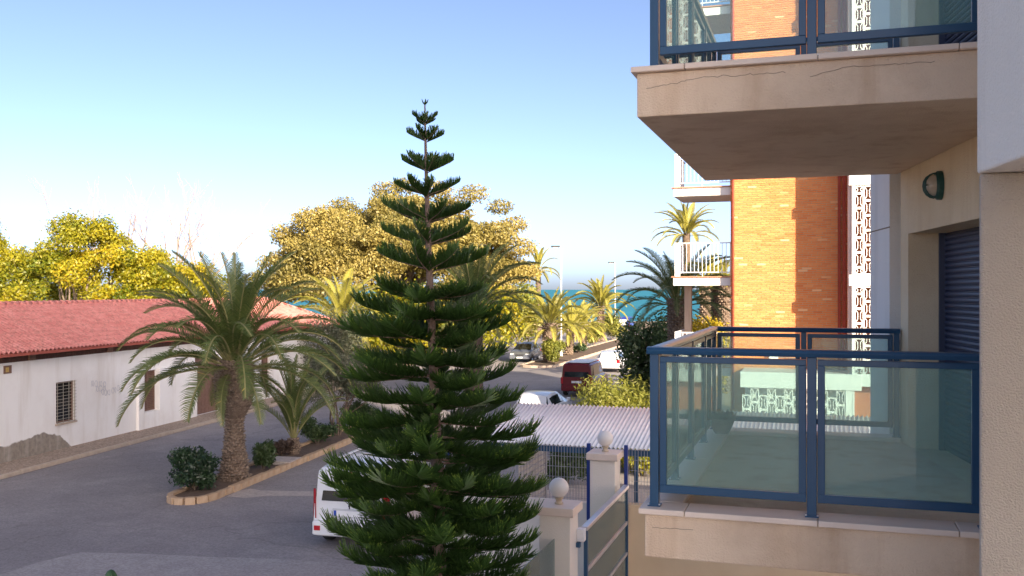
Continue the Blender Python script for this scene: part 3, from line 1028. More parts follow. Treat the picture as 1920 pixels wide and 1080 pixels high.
mb = MB(); mb.box(-3.87, -3.72, 10.9, 13.675, 0, .545)
obj('base_wall', mb, M['stucco_white'], gs)


def mesh_fence(t0, t1, label, posts):
    f = bthing('mesh_fence', label, 'fence', (t0 + t1) / 2, a_w, 1.58, 'blue mesh fence panels')
    for t in posts:
        mb = MB(); mb.box(t - .035, t + .035, a_w - .135, a_w - .075 + .01, 1.25, 2.73)
        obj('post', mb, M['fence_blue'], f, bevel=.004)
    mb = MB()
    n = int((t1 - t0) / .058)
    for i in range(n + 1):
        t = t0 + (t1 - t0) * i / n
        mb.box(t - .0045, t + .0045, a_w - .045, a_w - .036, 1.60, 2.66)
    obj('vertical_wires', mb, M['grey_metal'], f)
    for i in range(6):
        mb = MB(); z = 1.64 + i * .2
        mb.box(t0, t1, a_w - .055, a_w - .046, z, z + .007)
        obj('horizontal_wire', mb, M['grey_metal'], f)
    return f


mesh_fence(-7.2, -4.19, 'blue post mesh fence left of the farther gatepost', (-4.275, -7.2))
mesh_fence(-3.5, .6, 'blue post mesh fence between gatepost and our balcony', (-3.545,))

# carport with corrugated sheets
cp = bthing('carport', 'open carport with white corrugated roof and navy front beam', 'carport', -3.0, 20.4, 0)
cz0, cz1, ca0, ca1 = 2.45, 2.98, 19.15, 21.70
pitch = .0905; sub = 8
sheets_t = [-6.95 + i * pitch * 11 for i in range(11)]
for si, (s0, s1) in enumerate(zip(sheets_t[:-1], sheets_t[1:])):
    mb = MB(); n = 11 * sub + 4
    lift = .004 * (si % 2)
    vs = []
    for j, (a, zb) in enumerate(((ca0, cz0), ((ca0 + ca1) / 2, (cz0 + cz1) / 2), (ca1, cz1))):
        for i in range(n + 1):
            t = s0 + pitch * i / sub
            vs.append((t, a - .012 * (si % 2), zb + lift + .021 * math.cos(2 * math.pi * i / sub)))
    fs = [(j * (n + 1) + i, j * (n + 1) + i + 1, (j + 1) * (n + 1) + i + 1, (j + 1) * (n + 1) + i) for j in range(2) for i in range(n)]
    mb.add(vs, fs)
    o = obj('roof_sheet', mb, M['corrugated'], cp, smooth=True)
    sm = o.modifiers.new('solid', 'SOLIDIFY'); sm.thickness = .004
mb = MB(); mb.box(-6.9, 2.9, ca0 + .05, ca0 + .12, cz0 - .15, cz0 - .03)
obj('front_beam', mb, M['navy'], cp)
mb = MB(); mb.box(-6.9, 2.9, ca1 - .12, ca1 - .05, cz1 - .16, cz1 - .04)
obj('rear_beam', mb, M['navy'], cp)
for t in (-6.86, -3.6, -.4, 2.8):
    mb = MB(); mb.box(t - .04, t + .04, ca0 + .045, ca0 + .125, 0, cz0 - .151)
    obj('post', mb, M['navy'], cp)
    mb = MB(); mb.box(t - .04, t + .04, ca1 - .125, ca1 - .045, 0, cz1 - .161)
    obj('post', mb, M['navy'], cp)
for t in (-6.5, -3.6, -.4, 2.5):
    mb = MB(); mb.bar((t, ca0 + .13, cz0 - .09), (t, ca1 - .13, cz1 - .1), .05, .08)
    obj('rafter', mb, M['navy'], cp)
# grey louvred side screen of the carport
ss = bthing('side_screen', 'grey metal slat screen under the left side of the carport roof', 'screen', -6.3, 20.4, 0)
for i in range(17):
    mb = MB(); z = .12 + i * .125
    mb.box(-6.22, -6.19, ca0 + .3, ca1 - .2, z, z + .10)
    obj('slat', mb, M['grey_metal'], ss)
for a in (ca0 + .27, ca1 - .17):
    mb = MB(); mb.box(-6.24, -6.17, a - .028, a + .028, 0, 2.25)
    obj('upright', mb, M['grey_metal'], ss)
sheet('yard', [bf(-7.4, a_w + .1)[:2], bf(4, a_w + .1)[:2], bf(4, 26.9)[:2], bf(-7.4, 26.9)[:2]], .006, M['concrete_pale'])
sheet('garden_path', [bf(-3.7, 2)[:2], bf(2, 2)[:2], bf(2, a_w - .1)[:2], bf(-3.7, a_w - .1)[:2]], .006, M['concrete_pale'])

# ------------------------------------------------------------------ white house with tiled roof (house frame: x to the street, y along)
def hthing(name, label, cat, x, y, z=0.0, group=None):
    return thing(name, label, cat, hf(x, y, z), -HTH, group, (x, y, z))


def hs(u):                                  # position along the wall for a photo column
    r = (u - 960) / FPX
    return (HO[0] - HO[1] * r) / (math.cos(HTH) * r - math.sin(HTH))


HL0, HL1 = -7.0, 26.2
HD = 5.6
WH = hthing('white_house', 'long low whitewashed house with pink tiled roof across the street', 'house', 0, 0, 0)
WH.location = hf(0, 0, 0); ORG[WH.name] = (0, 0, 0)
ww = [(hs(105), hs(141), 1.02, 2.46), (hs(266), hs(294), .78, 2.42), (hs(490), hs(505), .9, 2.4)]
dw = (hs(365) + .02, hs(365) + 2.1, .12, 2.72)
opens = sorted(ww + [dw])
mb = MB()
y0 = HL0
WT = 3.62
for a, b, z0, z1 in opens:
    mb.box(-.35, 0, y0, a, 0, WT)
    mb.box(-.35, 0, a, b, 0, z0); mb.box(-.35, 0, a, b, z1, WT)
    y0 = b
mb.box(-.35, 0, y0, HL1, 0, WT)
mb.box(-HD, -.352, HL0, HL0 + .3, 0, WT); mb.box(-HD, -.352, HL1 - .3, HL1, 0, WT); mb.box(-HD - .3, -HD, HL0, HL1, 0, WT)
mb.box(-1.2, -1.1, HL0 + .3, HL1 - .3, 0, WT)
hw = obj('wall', mb, M['white_house'], WH)
# thicker lower wall up to the door
mb = MB(); yb0 = hs(262)
for a, b, z0, z1 in ((yb0 - .25, ww[1][0], 0, 2.47), (ww[1][1], dw[0] - .01, 0, 2.47)):
    mb.box(.002, .13, a, b, z0, z1)
mb.box(.002, .13, ww[1][0], ww[1][1], 0, ww[1][2])
obj('thick_wall', mb, M['white_house'], hw, bevel=.02)
# wooden band under the eaves
mb = MB(); y = HL0
rb = random.Random(2)
while y < HL1 - .1:
    mb.box(.003, .022 + rb.uniform(0, .006), y + .004, y + .116, 3.33, 3.60); y += .12
obj('timber_band', mb, M['wood_dark'], WH, kind='stuff')
for y in (hs(57), hs(57) + 4.2, hs(57) + 8.4, hs(57) + 12.6):
    mb = MB(); mb.box(.0, .10, y - .14, y + .14, 3.335, 3.57)
    obj('beam_end', mb, M['wood_brown'], WH)


def window(i, grille):
    a, b, z0, z1 = ww[i]
    mb = MB(); f = .055
    xr = -.16
    mb.box(xr, xr + .06, a, a + f, z0, z1); mb.box(xr, xr + .06, b - f, b, z0, z1)
    mb.box(xr, xr + .06, a + f, b - f, z0, z0 + f); mb.box(xr, xr + .06, a + f, b - f, z1 - f, z1)
    w = obj('window', mb, M['wood_brown'], WH)
    mb = MB(); mb.box(xr + .01, xr + .02, a + f, b - f, z0 + f, z1 - f)
    if grille:
        obj('pane', mb, M['car_glass'], w)
        mb = MB(); mb.box(xr - .12, xr - .10, a, b, z0, z1)
        obj('curtain', mb, mat('curtain', (.34, .28, .20), (.46, .38, .27), 6, .9), w)
        n = 12
        for k in range(n + 1):
            z = z0 + .03 + (z1 - z0 - .06) * k / n
            mb = MB(); mb.box(.02, .032, a - .03, b + .03, z - .006, z + .006)
            obj('grille_bar', mb, M['iron'], w)
        for k in range(4):
            y = a + .06 + (b - a - .12) * k / 3
            mb = MB(); mb.box(.008, .019, y - .008, y + .008, z0, z1)
            obj('grille_bar', mb, M['iron'], w)
    else:
        n = 22; c = (a + b) / 2
        mb = MB(); mb.box(xr + .005, xr + .058, c - .045, c + .045, z0 + f, z1 - f); obj('mullion', mb, M['wood_brown'], w)
        mb = MB(); mb.box(xr - .02, xr, a + .01, b - .01, z0 + .01, z1 - .01); obj('backing', mb, M['wood_dark'], w)
        for s0, s1 in ((a + f, c - .045), (c + .045, b - f)):
            for k in range(n):
                z = z0 + f + (z1 - z0 - 2 * f) * (k + .5) / n
                mb = MB(); mb.obox((xr + .03, (s0 + s1) / 2, z), .045, s1 - s0, .012)
                for q in range(len(mb.v)):
                    x, y, zz = mb.v[q]; mb.v[q] = (x, y, zz - (x - xr - .03) * .8)
                obj('louvre', mb, M['wood_brown'], w)
    mb = MB(); mb.box(-.10, .06, a - .05, b + .05, z0 - .06, z0 - .002)
    obj('sill', mb, M['kerb'], w, bevel=.008)


window(0, True); window(1, False); window(2, False)
# plank door
a, b, z0, z1 = dw
mb = MB(); mb.box(-.20, -.14, a, b, z0, z1)
dr = obj('door', mb, M['wood_dark'], WH)
n = 6; wpl = (b - a - .16) / n
for k in range(n):
    mb = MB(); mb.box(-.139, -.115, a + .08 + wpl * k + .006, a + .08 + wpl * (k + 1) - .006, z0 + .02, z1 - .1)
    obj('plank', mb, M['wood_brown'], dr)
for z in (z0 + .25, z0 + .62, z1 - .45):
    mb = MB(); mb.box(-.114, -.095, a + .06, b - .06, z, z + .12)
    obj('ledge', mb, M['wood_brown'], dr)
mb = MB(); mb.box(-.14, -.05, a, a + .08, z0, z1); mb.box(-.14, -.05, b - .08, b, z0, z1); mb.box(-.14, -.05, a + .08, b - .08, z1 - .09, z1)
obj('door_frame', mb, M['wood_dark'], dr)
# roof: front slope with barrel tiles, hip at the far end
EX, EZ = .50, 3.64                          # eave
RX, RZ = -2.75, 5.13                        # ridge
RY1 = HL1 + .5 - (EX - RX)                  # ridge end (hip)
tp, nrow = .205, 11


def tile_slope(P, y0, y1, clip=None):
    """P(s, y) -> point on the slope, s 0 at eave to 1 at ridge; barrel tiles as relief in real geometry"""
    mb = MB(); ns = 6
    ncol = int((y1 - y0) / tp)
    rr = random.Random(9)
    for r_ in range(nrow):
        s0, s1 = r_ / nrow, (r_ + 1) / nrow + .012
        for c in range(ncol):
            yc = y0 + c * tp
            if clip and not clip(s0, yc + tp / 2): continue
            j = rr.uniform(-.006, .006); jz = rr.uniform(-.005, .005)
            vs = []
            for s, lift in ((s0, .050), (s1, .022)):
                for i in range(ns + 1):
                    f = i / ns
                    h = .048 * math.sin(math.pi * f / .62) if f < .62 else -.026 * math.sin(math.pi * (f - .62) / .38)
                    x, y, z = P(s, yc + tp * f + j)
                    vs.append((x, y, z + lift + h + jz))
            fs = [(i, i + 1, ns + 2 + i, ns + 1 + i) for i in range(ns)]
            # butt end of the tile
            vs += [(vs[i][0], vs[i][1], vs[i][2] - .022) for i in range(ns + 1)]
            fs += [(2 * ns + 2 + i, 2 * ns + 3 + i, i + 1, i) for i in range(ns)]
            mb.add(vs, fs)
    return mb


def Pf(s, y): return (EX + (RX - EX) * s, y, EZ + (RZ - EZ) * s)


hipy = lambda s: HL1 + .5 - (EX - RX) * s
mb = MB()
ye = HL1 + .5
BX = -HD - .5
bxz = EZ
mb.add([(EX, HL0 - .3, EZ), (EX, ye, EZ), (RX, RY1, RZ), (RX, HL0 - .3, RZ), (BX, HL0 - .3, EZ), (BX, ye, EZ)],
       [(0, 1, 2, 3), (3, 2, 5, 4), (1, 5, 2)])
rf = obj('roof', mb, M['roof_red'], WH)
mb = tile_slope(Pf, HL0 - .3, ye, lambda s, y: y < hipy(s) - .02)
obj('roof_tiles', mb, M['roof_tile'], rf, kind='stuff')


def Ph(s, x): return (x, ye - (EX - RX) * s, EZ + (RZ - EZ) * s)


def clip_h(s, x):
    return (x < EX - (EX - RX) * s) and (x > BX + (RX - BX) * s)


mb2 = tile_slope(lambda s, q: Ph(s, q), BX, EX, clip_h)
obj('hip_tiles', mb2, M['roof_tile'], rf, kind='stuff')
mb = MB(); y = HL0 - .3
while y < RY1:
    mb.tube([(RX, y, RZ + .06), (RX, min(y + .36, RY1 + .05), RZ + .045)], [.10, .085], 8); y += .33
obj('ridge_tiles', mb, M['roof_tile'], rf, smooth=True, kind='stuff')
mb = MB(); p0 = Vector((RX, RY1, RZ + .05)); p1 = Vector((EX, ye, EZ + .07))
for i in range(13):
    mb.tube([p0.lerp(p1, i / 13), p0.lerp(p1, (i + 1.08) / 13)], [.085, .10], 8)
obj('hip_ridge_tiles', mb, M['roof_tile'], rf, smooth=True, kind='stuff')
mb = MB(); mb.box(EX - .06, EX - .01, HL0 - .3, ye, EZ - .085, EZ - .005)
obj('fascia', mb, M['roof_red'], rf)
mb = MB(); mb.box(.0, EX - .07, HL0 - .3, ye - .1, EZ - .05, EZ - .03)
obj('soffit', mb, M['wood_dark'], rf)
# tile plaque and graffiti
pl = hthing('wall_plaque', 'small brown and yellow tile plaque under the eaves of the white house', 'plaque', .0, hs(12), 2.9)
mb = MB(); mb.box(.0, .03, hs(6.5), hs(20.5), 2.98, 3.24)
obj('frame', mb, M['wood_brown'], pl)
mb = MB(); mb.box(.031, .036, hs(9), hs(15), 3.03, 3.18)
obj('motif', mb, mat('plaque_yellow', (.45, .28, .06), (.55, .38, .12), 20, .5), pl)
gr = hthing('graffiti', 'faint grey scribbled graffiti tag on the white house wall', 'graffiti', .0, hs(192), 1.6)
mb = MB(); rg = random.Random(31)
yg0, yg1 = hs(171), hs(213)
for line, (zt_, n) in enumerate(((2.28, 4), (2.02, 3), (1.82, 6))):
    yy = yg0 + (.25 * line)
    for k in range(n):
        cw = (yg1 - yg0) / 6.5
        cx = yy + cw * (k + .5 + rg.uniform(-.25, .25)); pts = []; zt_ += rg.uniform(-.05, .05)
        ph = rg.uniform(0, 6.28); tn_ = rg.uniform(1.0, 1.8); ex = rg.uniform(.6, 1.0)
        for i in range(15):
            an = ph + 2 * math.pi * tn_ * i / 14
            pts.append((.007, cx + cw * .5 * ex * math.cos(an) + .02 * i / 14, zt_ + .11 * math.sin(an * (1 if k % 2 else 1.5))))
        for p, q in zip(pts[:-1], pts[1:]): mb.bar(p, q, .004, .016)
obj('scribble', mb,  mat('spray_paint', (.44, .43, .48), (.56, .55, .58), 12, .8), gr, kind='stuff')

# ------------------------------------------------------------------ vehicles
def wheel_meshes():
    t = MB(); pr = [(.20, -.095), (.295, -.10), (.315, -.07), (.318, 0), (.315, .07), (.295, .10), (.20, .095)]
    n = 24
    vs = []; fs = []
    for r_, x in pr:
        for k in range(n):
            a = 2 * math.pi * k / n; vs.append((x, r_ * math.cos(a), r_ * math.sin(a)))
    for i in range(len(pr) - 1):
        for k in range(n):
            k2 = (k + 1) % n; fs.append((i * n + k, i * n + k2, (i + 1) * n + k2, (i + 1) * n + k))
    t.add(vs, fs)
    rm = MB(); vs = []; fs = []
    pr = [(.02, .03), (.10, .05), (.17, .075), (.205, .09), (.205, -.09), (.17, -.075), (.10, -.05), (.02, -.03)]
    for r_, x in pr:
        for k in range(n):
            a = 2 * math.pi * k / n; vs.append((x, r_ * math.cos(a), r_ * math.sin(a)))
    for i in range(len(pr) - 1):
        for k in range(n):
            k2 = (k + 1) % n; fs.append((i * n + k, i * n + k2, (i + 1) * n + k2, (i + 1) * n + k))
    fs.append(tuple(range(n))); fs.append(tuple(range(8 * n - 1, 7 * n - 1, -1)))
    rm.add(vs, fs)
    return t.mesh('tyre', (0, 0, 0), True, [M['rubber']]), rm.mesh('rim', (0, 0, 0), True, [M['steel']])


TYRE, RIM = wheel_meshes()


def vehicle(name, label, cat, loc, rz, st, paint, W_, axles, wheel_r=.32, rear=None, front=None, group=None, glass_rows=None, doors=()):
    """st: stations along y from rear (0) to front: (y, z_bottom, z_belt, half_belt, z_roof, half_roof)"""
    v = thing(name, label, cat, (loc[0], loc[1], 0), rz, group)
    mb = MB(); rings = []
    for (y, zb, zm, hb, zr, hr) in st:
        zmid = zb + (zm - zb) * .45
        ring = [(hb * .90, y, zb), (hb * 1.0, y, zb + .10), (hb * 1.015, y, zmid), (hb * .985, y, zm)]
        if zr - zm > .05:
            ring += [(hb * .95, y, zm + .04), (hr * 1.03, y, zr - .09), (hr * .93, y, zr - .02), (hr * .5, y, zr)]
        else:
            ring += [(hb * .95, y, zm + .005), (hb * .90, y, zm + .01), (hb * .75, y, zm + .016), (hb * .4, y, zm + .02)]
        ring = ring + [(-x, yy, z) for x, yy, z in ring[::-1]]
        rings.append(ring)
    n = len(rings[0])
    vs = [p for r_ in rings for p in r_]
    fs = []
    for i in range(len(rings) - 1):
        for k in range(n):
            k2 = (k + 1) % n
            fs.append((i * n + k2, i * n + k, (i + 1) * n + k, (i + 1) * n + k2))
    fs.append(tuple(range(n))); fs.append(tuple(range(len(rings) * n - 1, (len(rings) - 1) * n - 1, -1)))
    mb.add(vs, fs)
    body = obj('body', mb, paint, v, smooth=True)
    es = body.modifiers.new('edge', 'EDGE_SPLIT'); es.split_angle = R(38)
    hb = max(s[3] for s in st)
    # side glass between belt and roof
    for s0, s1 in (glass_rows or []):
        for sg in (-1, 1):
            mb = MB()

            def pt(s, f):
                y, zb, zm, b, zr, r_ = s
                x = b * .95 + (r_ * 1.03 - b * .95) * f
                return (sg * (x + .006), y, zm + .04 + (zr - .09 - zm - .04) * f)
            p = [pt(s0, .06), pt(s1, .06), pt(s1, .93), pt(s0, .93)]
            q = [(x - sg * .012, y, z) for x, y, z in p]
            mb.add(p + q, [(0, 1, 2, 3), (7, 6, 5, 4), (0, 4, 5, 1), (1, 5, 6, 2), (2, 6, 7, 3), (3, 7, 4, 0)])
            obj('side_window', mb, M['car_glass'], v)
    for (x, y) in [(sx * (W_ / 2 - .09), ya) for ya in axles for sx in (-1, 1)]:
        w = bpy.data.objects.new('wheel', None); COL.objects.link(w); w.parent = v
        w.location = (x, y, wheel_r); w.empty_display_size = .1
        k = wheel_r / .318
        for nm, me in (('tyre', TYRE), ('rim', RIM)):
            o = bpy.data.objects.new(nm, me); COL.objects.link(o); o.parent = w; o.scale = (1, k, k)
        # dark arch
    for ya in axles:
        for sx in (-1, 1):
            mb = MB(); vs = []
            for i in range(15):
                a = math.pi * i / 14
                for rr_ in (wheel_r + .02, wheel_r + .085):
                    vs.append((sx * (W_ / 2 + .012), ya + rr_ * math.cos(a), wheel_r + rr_ * math.sin(a)))
            mb.add(vs + [(x - sx * .03, y, z) for x, y, z in vs], [(2 * i, 2 * i + 1, 2 * i + 3, 2 * i + 2) for i in range(14)] + [(30 + 2 * i + 1, 2 * i + 1, 2 * i + 3, 30 + 2 * i + 3) for i in range(14)])
            obj('wheel_arch', mb, M['black_trim'], v)
    return v


def quad_plate(pts, th=.012):
    """thin solid plate through four points, extruded along its normal"""
    p = [Vector(x) for x in pts]
    n = (p[1] - p[0]).cross(p[3] - p[0]).normalized() * th
    mb = MB(); mb.add([*p, *[x - n for x in p]], [(0, 1, 2, 3), (7, 6, 5, 4), (0, 4, 5, 1), (1, 5, 6, 2), (2, 6, 7, 3), (3, 7, 4, 0)])
    return mb


# white leisure van: rear towards us
VR = -R(14)
st = [(0.0, .30, .98, .84, 1.72, .72), (.06, .26, 1.0, .87, 1.79, .73), (.5, .24, 1.02, .88, 1.82, .75), (1.5, .22, 1.02, .885, 1.83, .76), (2.4, .22, 1.02, .885, 1.80, .74),
      (2.75, .22, 1.01, .885, 1.70, .70), (3.35, .22, 1.0, .88, 1.06, .70), (3.4, .22, .99, .88, 1.0, .8), (3.9, .22, .90, .86, .9, .8), (4.1, .26, .72, .80, .72, .7)]
van = vehicle('white_van', 'white leisure van with tall red tail lamps parked behind the pine', 'van', (-3.55, 20.75), VR, st, M['car_white'], 1.76, (.75, 3.35), .32,
              glass_rows=[(st[1], st[2]), (st[2], st[3]), (st[3], st[4])])
obj('rear_window', quad_plate([(-.66, -.020, 1.06), (.66, -.020, 1.06), (.60, .025, 1.56), (-.60, .025, 1.56)], .02), M['car_glass'], van, bevel=.02)
for sx in (-1, 1):
    mb = MB(); mb.prism([(sx * .78, -.03), (sx * .885, .05), (sx * .885, .16), (sx * .80, .02)], .66, 1.30)
    o = obj('tail_lamp', mb, M['red_lamp'], van, bevel=.01)
    mb = MB(); mb.box(min(sx * .66, sx * .80), max(sx * .66, sx * .80), -.105, -.07, .42, .52)
    obj('reflector', mb, M['red_lamp'], van)
mb = MB(); mb.box(-.86, .86, -.085, .10, .30, .62)
bp = obj('rear_bumper', mb, M['car_white'], van, bevel=.04)
mb = MB(); mb.box(-.10, .10, -.005, .04, 1.66, 1.71)
obj('brake_lamp', mb, M['red_lamp'], van)
mb = MB(); mb.box(-.40, .40, -.022, .02, .70, .90)
pr_ = obj('plate_recess', mb, mat('recess_grey', (.50, .51, .53), (.55, .56, .58), 5, .5), van, bevel=.01)
mb = MB(); mb.box(-.30, .24, -.030, -.023, .74, .86); obj('plate', mb, M['plate'], pr_)
mb = MB(); mb.box(-.36, -.302, -.030, -.023, .74, .86); obj('plate_band', mb, M['plate_blue'], pr_)
mb = MB(); mb.box(-.02, .02, -.03, -.012, .95, .99); obj('door_handle', mb, M['black_trim'], van)
mb = MB(); mb.box(-.012, .012, -.012, .01, .63, 1.03); obj('door_seam', mb, M['black_trim'], van)
for sx in (-1, 1):
    mb = MB(); mb.box(min(sx * .90, sx * 1.05), max(sx * .90, sx * 1.05), 2.72, 2.84, 1.05, 1.25); obj('mirror', mb, M['black_trim'], van, bevel=.02)
    mb = MB(); mb.box(min(sx * .60, sx * .66), max(sx * .60, sx * .66), .4, 2.3, 1.845, 1.875); obj('roof_bar', mb, M['car_white'], van)


def hatchback(name, label, loc, rz, paint, facing_rear=True, h=1.46, w=1.72):
    st = [(0.0, .32, .86, .78, .87, .6), (.08, .28, .92, .82, 1.0, .66), (.35, .24, .94, .85, h - .06, .60), (.75, .22, .95, .86, h, .62), (1.7, .22, .94, .86, h, .62), (2.2, .22, .93, .86, h - .08, .60),
          (2.95, .22, .92, .86, .96, .68), (3.0, .22, .91, .86, .92, .7), (3.7, .22, .80, .84, .81, .7), (4.0, .28, .62, .76, .63, .6)]
    v = vehicle(name, label, 'car', loc, rz, st, paint, w, (.72, 3.2), .30, glass_rows=[(st[2], st[3]), (st[3], st[4]), (st[4], st[5])])
    obj('rear_window', quad_plate([(-.66, .085, .99), (.66, .085, .99), (.56, .335, h - .10), (-.56, .335, h - .10)], .02), M['car_glass'], v, bevel=.015)
    obj('windscreen', quad_plate([(.70, 2.94, .99), (-.70, 2.94, .99), (-.57, 2.26, h - .10), (.57, 2.26, h - .10)], .02), M['car_glass'], v, bevel=.015)
    for sx in (-1, 1):
        mb = MB(); mb.box(min(sx * .62, sx * .83), max(sx * .62, sx * .83), -.02, .12, .68, .90); obj('tail_lamp', mb, M['red_lamp'], v, bevel=.01)
        mb = MB(); mb.box(min(sx * .46, sx * .76), max(sx * .46, sx * .76), 3.80, 4.0, .56, .70); obj('headlight', mb, M['headlamp'], v, bevel=.02)
        mb = MB(); mb.box(min(sx * .87, sx * 1.0), max(sx * .87, sx * 1.0), 2.5, 2.62, .97, 1.10); obj('mirror', mb, paint, v, bevel=.02)
    mb = MB(); mb.box(-.82, .82, -.06, .10, .32, .58); obj('rear_bumper', mb, paint, v, bevel=.04)
    mb = MB(); mb.box(-.80, .80, 3.86, 4.08, .28, .50); obj('front_bumper', mb, paint, v, bevel=.04)
    mb = MB(); mb.box(-.34, .34, 3.97, 4.03, .53, .64); obj('grille', mb, M['black_trim'], v)
    mb = MB(); mb.box(-.26, .26, -.068, -.061, .62 - .2, .73 - .2); obj('plate', mb, M['plate'], v)
    mb = MB(); mb.box(-.26, .26, 4.081, 4.088, .34, .45); obj('plate', mb, M['plate'], v)
    return v


hatchback('white_hatchback', 'white hatchback whose roof shows above the corrugated carport', (.80, 38.3), -R(16), M['car_white'])
hatchback('white_hatchback', 'white car parked just beyond the dark red van', (6.55, 65.0), -R(17), M['car_white'])
hatchback('silver_hatchback', 'silver car facing us beside the thick palm trunk on the median', (1.55, 78.0), math.pi - R(14), M['car_silver'])
# dark red van
st = [(0.0, .32, 1.0, .82, 1.70, .70), (.08, .28, 1.02, .86, 1.78, .72), (.6, .24, 1.03, .87, 1.80, .74), (1.8, .22, 1.03, .875, 1.80, .75), (2.8, .22, 1.03, .875, 1.76, .72),
      (3.4, .22, 1.02, .87, 1.10, .72), (3.45, .22, 1.0, .87, 1.01, .8), (4.2, .24, .90, .84, .9, .8), (4.4, .30, .70, .78, .71, .7)]
rv = vehicle('red_van', 'dark red people carrier with pale roof parked behind the bright hedge', 'van', (3.42, 50.3), -R(17), st, M['car_red'], 1.74, (.8, 3.6), .32,
             glass_rows=[(st[1], st[2]), (st[2], st[3]), (st[3], st[4])])
obj('rear_window', quad_plate([(-.68, -.024, 1.06), (.68, -.024, 1.06), (.60, .028, 1.67), (-.60, .028, 1.67)], .02), M['car_glass'], rv, bevel=.02)
mb = MB(); mb.box(-.62, .62, .15, 2.7, 1.806, 1.83); obj('roof_panel', mb, M['white_metal'], rv, bevel=.01)
for sx in (-1, 1):
    mb = MB(); mb.box(min(sx * .74, sx * .86), max(sx * .74, sx * .86), -.03, .10, .70, 1.05); obj('tail_lamp', mb, M['red_lamp'], rv, bevel=.01)
mb = MB(); mb.box(-.84, .84, -.08, .10, .32, .60); obj('rear_bumper', mb, M['car_red'], rv, bevel=.04)
mb = MB(); mb.box(-.27, .27, -.03, -.012, .74, .86); obj('plate', mb, M['plate'], rv)
# blue van far down by the sea
st = [(0.0, .35, 1.1, .95, 1.95, .86), (.1, .3, 1.1, .97, 2.0, .88), (2.8, .3, 1.1, .97, 2.0, .88), (3.6, .3, 1.1, .96, 1.2, .8), (4.3, .3, 1.0, .9, 1.0, .8), (4.5, .4, .8, .85, .8, .8)]
bv = vehicle('blue_van', 'blue van with white rear panel parked at the far end by the sea', 'van', (14.95, 128), -R(17), st, M['car_blue'], 1.95, (.9, 3.6), .33, glass_rows=[(st[1], st[2])])
obj('rear_panel', quad_plate([(-.52, -.03, .95), (.52, -.03, .95), (.50, .0, 1.65), (-.50, .0, 1.65)], .02), M['white_metal'], bv)
for sx in (-1, 1):
    mb = MB(); mb.box(min(sx * .80, sx * .93), max(sx * .80, sx * .93), -.03, .1, .8, 1.2); obj('tail_lamp', mb, M['red_lamp'], bv)


# ------------------------------------------------------------------ street lamps
def street_lamp(x, y, h, label, rz):
    s = thing('street_lamp', label, 'street lamp', (x, y, 0), rz, 'tall street lamps on the median')
    mb = MB(); mb.tube([(0, 0, 0), (0, 0, 1.0), (0, 0, h - .15)], [.08, .065, .04], 10); obj('pole', mb, M['white_metal'], s, smooth=True)
    mb = MB(); mb.tube([(0, 0, h - .16), (-.05, 0, h - .04), (-.2, 0, h)], [.05, .045, .04], 8); obj('arm', mb, M['white_metal'], s, smooth=True)
    mb = MB(); mb.prism([(-.85, -.07), (-.78, -.14), (-.15, -.11), (-.1, 0), (-.15, .11), (-.78, .14), (-.85, .07)], h - .04, h + .10)
    hd = obj('lamp_head', mb, M['black_trim'], s, bevel=.03)
    mb = MB(); mb.box(-.72, -.3, -.09, .09, h - .062, h - .041); obj('lens', mb, M['globe'], hd)
    mb = MB(); mb.lathe((0, 0, 0), [(.16, .0), (.16, .05), (.12, .08), (.12, .5), (.10, .55)], 12); obj('base', mb, M['white_metal'], s)


street_lamp(4.15, 80, 9.3, 'tall white street lamp among the golden palms, nearer one', 0)
street_lamp(12.5, 115, 8.95, 'thin white street lamp in front of the sea, farther one', 0)

# ------------------------------------------------------------------ foliage builders
def leaf_cloud(blobs, n, size, seed, shell=.55, up=.3, aspect=.5, core=None):
    """leaf faces spread through blobs [(x,y,z,rx,ry,rz)]; returns MB with per-leaf value"""
    r = np.random.default_rng(seed)
    B = np.array(blobs, dtype=float)
    vol = (B[:, 3] * B[:, 4] * B[:, 5]) ** (2 / 3)
    idx = r.choice(len(B), n, p=vol / vol.sum())
    d = r.normal(size=(n, 3)); d /= np.linalg.norm(d, axis=1)[:, None]
    rad = shell + (1 - shell) * r.random(n) ** .6
    rad *= 1 + .10 * r.normal(size=n)
    c = B[idx, :3] + d * rad[:, None] * B[idx, 3:6]
    nrm = d * .6 + r.normal(size=(n, 3)) * .75; nrm[:, 2] += up
    nrm /= np.linalg.norm(nrm, axis=1)[:, None]
    t = np.cross(nrm, r.normal(size=(n, 3))); t /= np.linalg.norm(t, axis=1)[:, None]
    b = np.cross(nrm, t)
    s = size * r.uniform(.6, 1.3, n)
    L = t * s[:, None]; Wd = b * (s * aspect)[:, None]
    P = np.stack([c - L, c - L * .1 + Wd, c + L, c - L * .1 - Wd], 1).reshape(-1, 3)
    bl = r.random(len(B)) * .6
    val = np.clip(bl[idx] + r.random(n) * .5, 0, 1)
    return P, val


def leaf_mesh(name, P, val, m):
    n = len(P) // 4
    me = bpy.data.meshes.new(name)
    me.vertices.add(len(P)); me.vertices.foreach_set('co', P.astype(np.float32).ravel())
    me.loops.add(4 * n); me.loops.foreach_set('vertex_index', np.arange(4 * n, dtype=np.int32))
    me.polygons.add(n); me.polygons.foreach_set('loop_start', np.arange(0, 4 * n, 4, dtype=np.int32))
    at = me.attributes.new('rnd', 'FLOAT', 'POINT'); at.data.foreach_set('value', np.repeat(val, 4).astype(np.float32))
    me.materials.append(m); me.update(calc_edges=True)
    return me


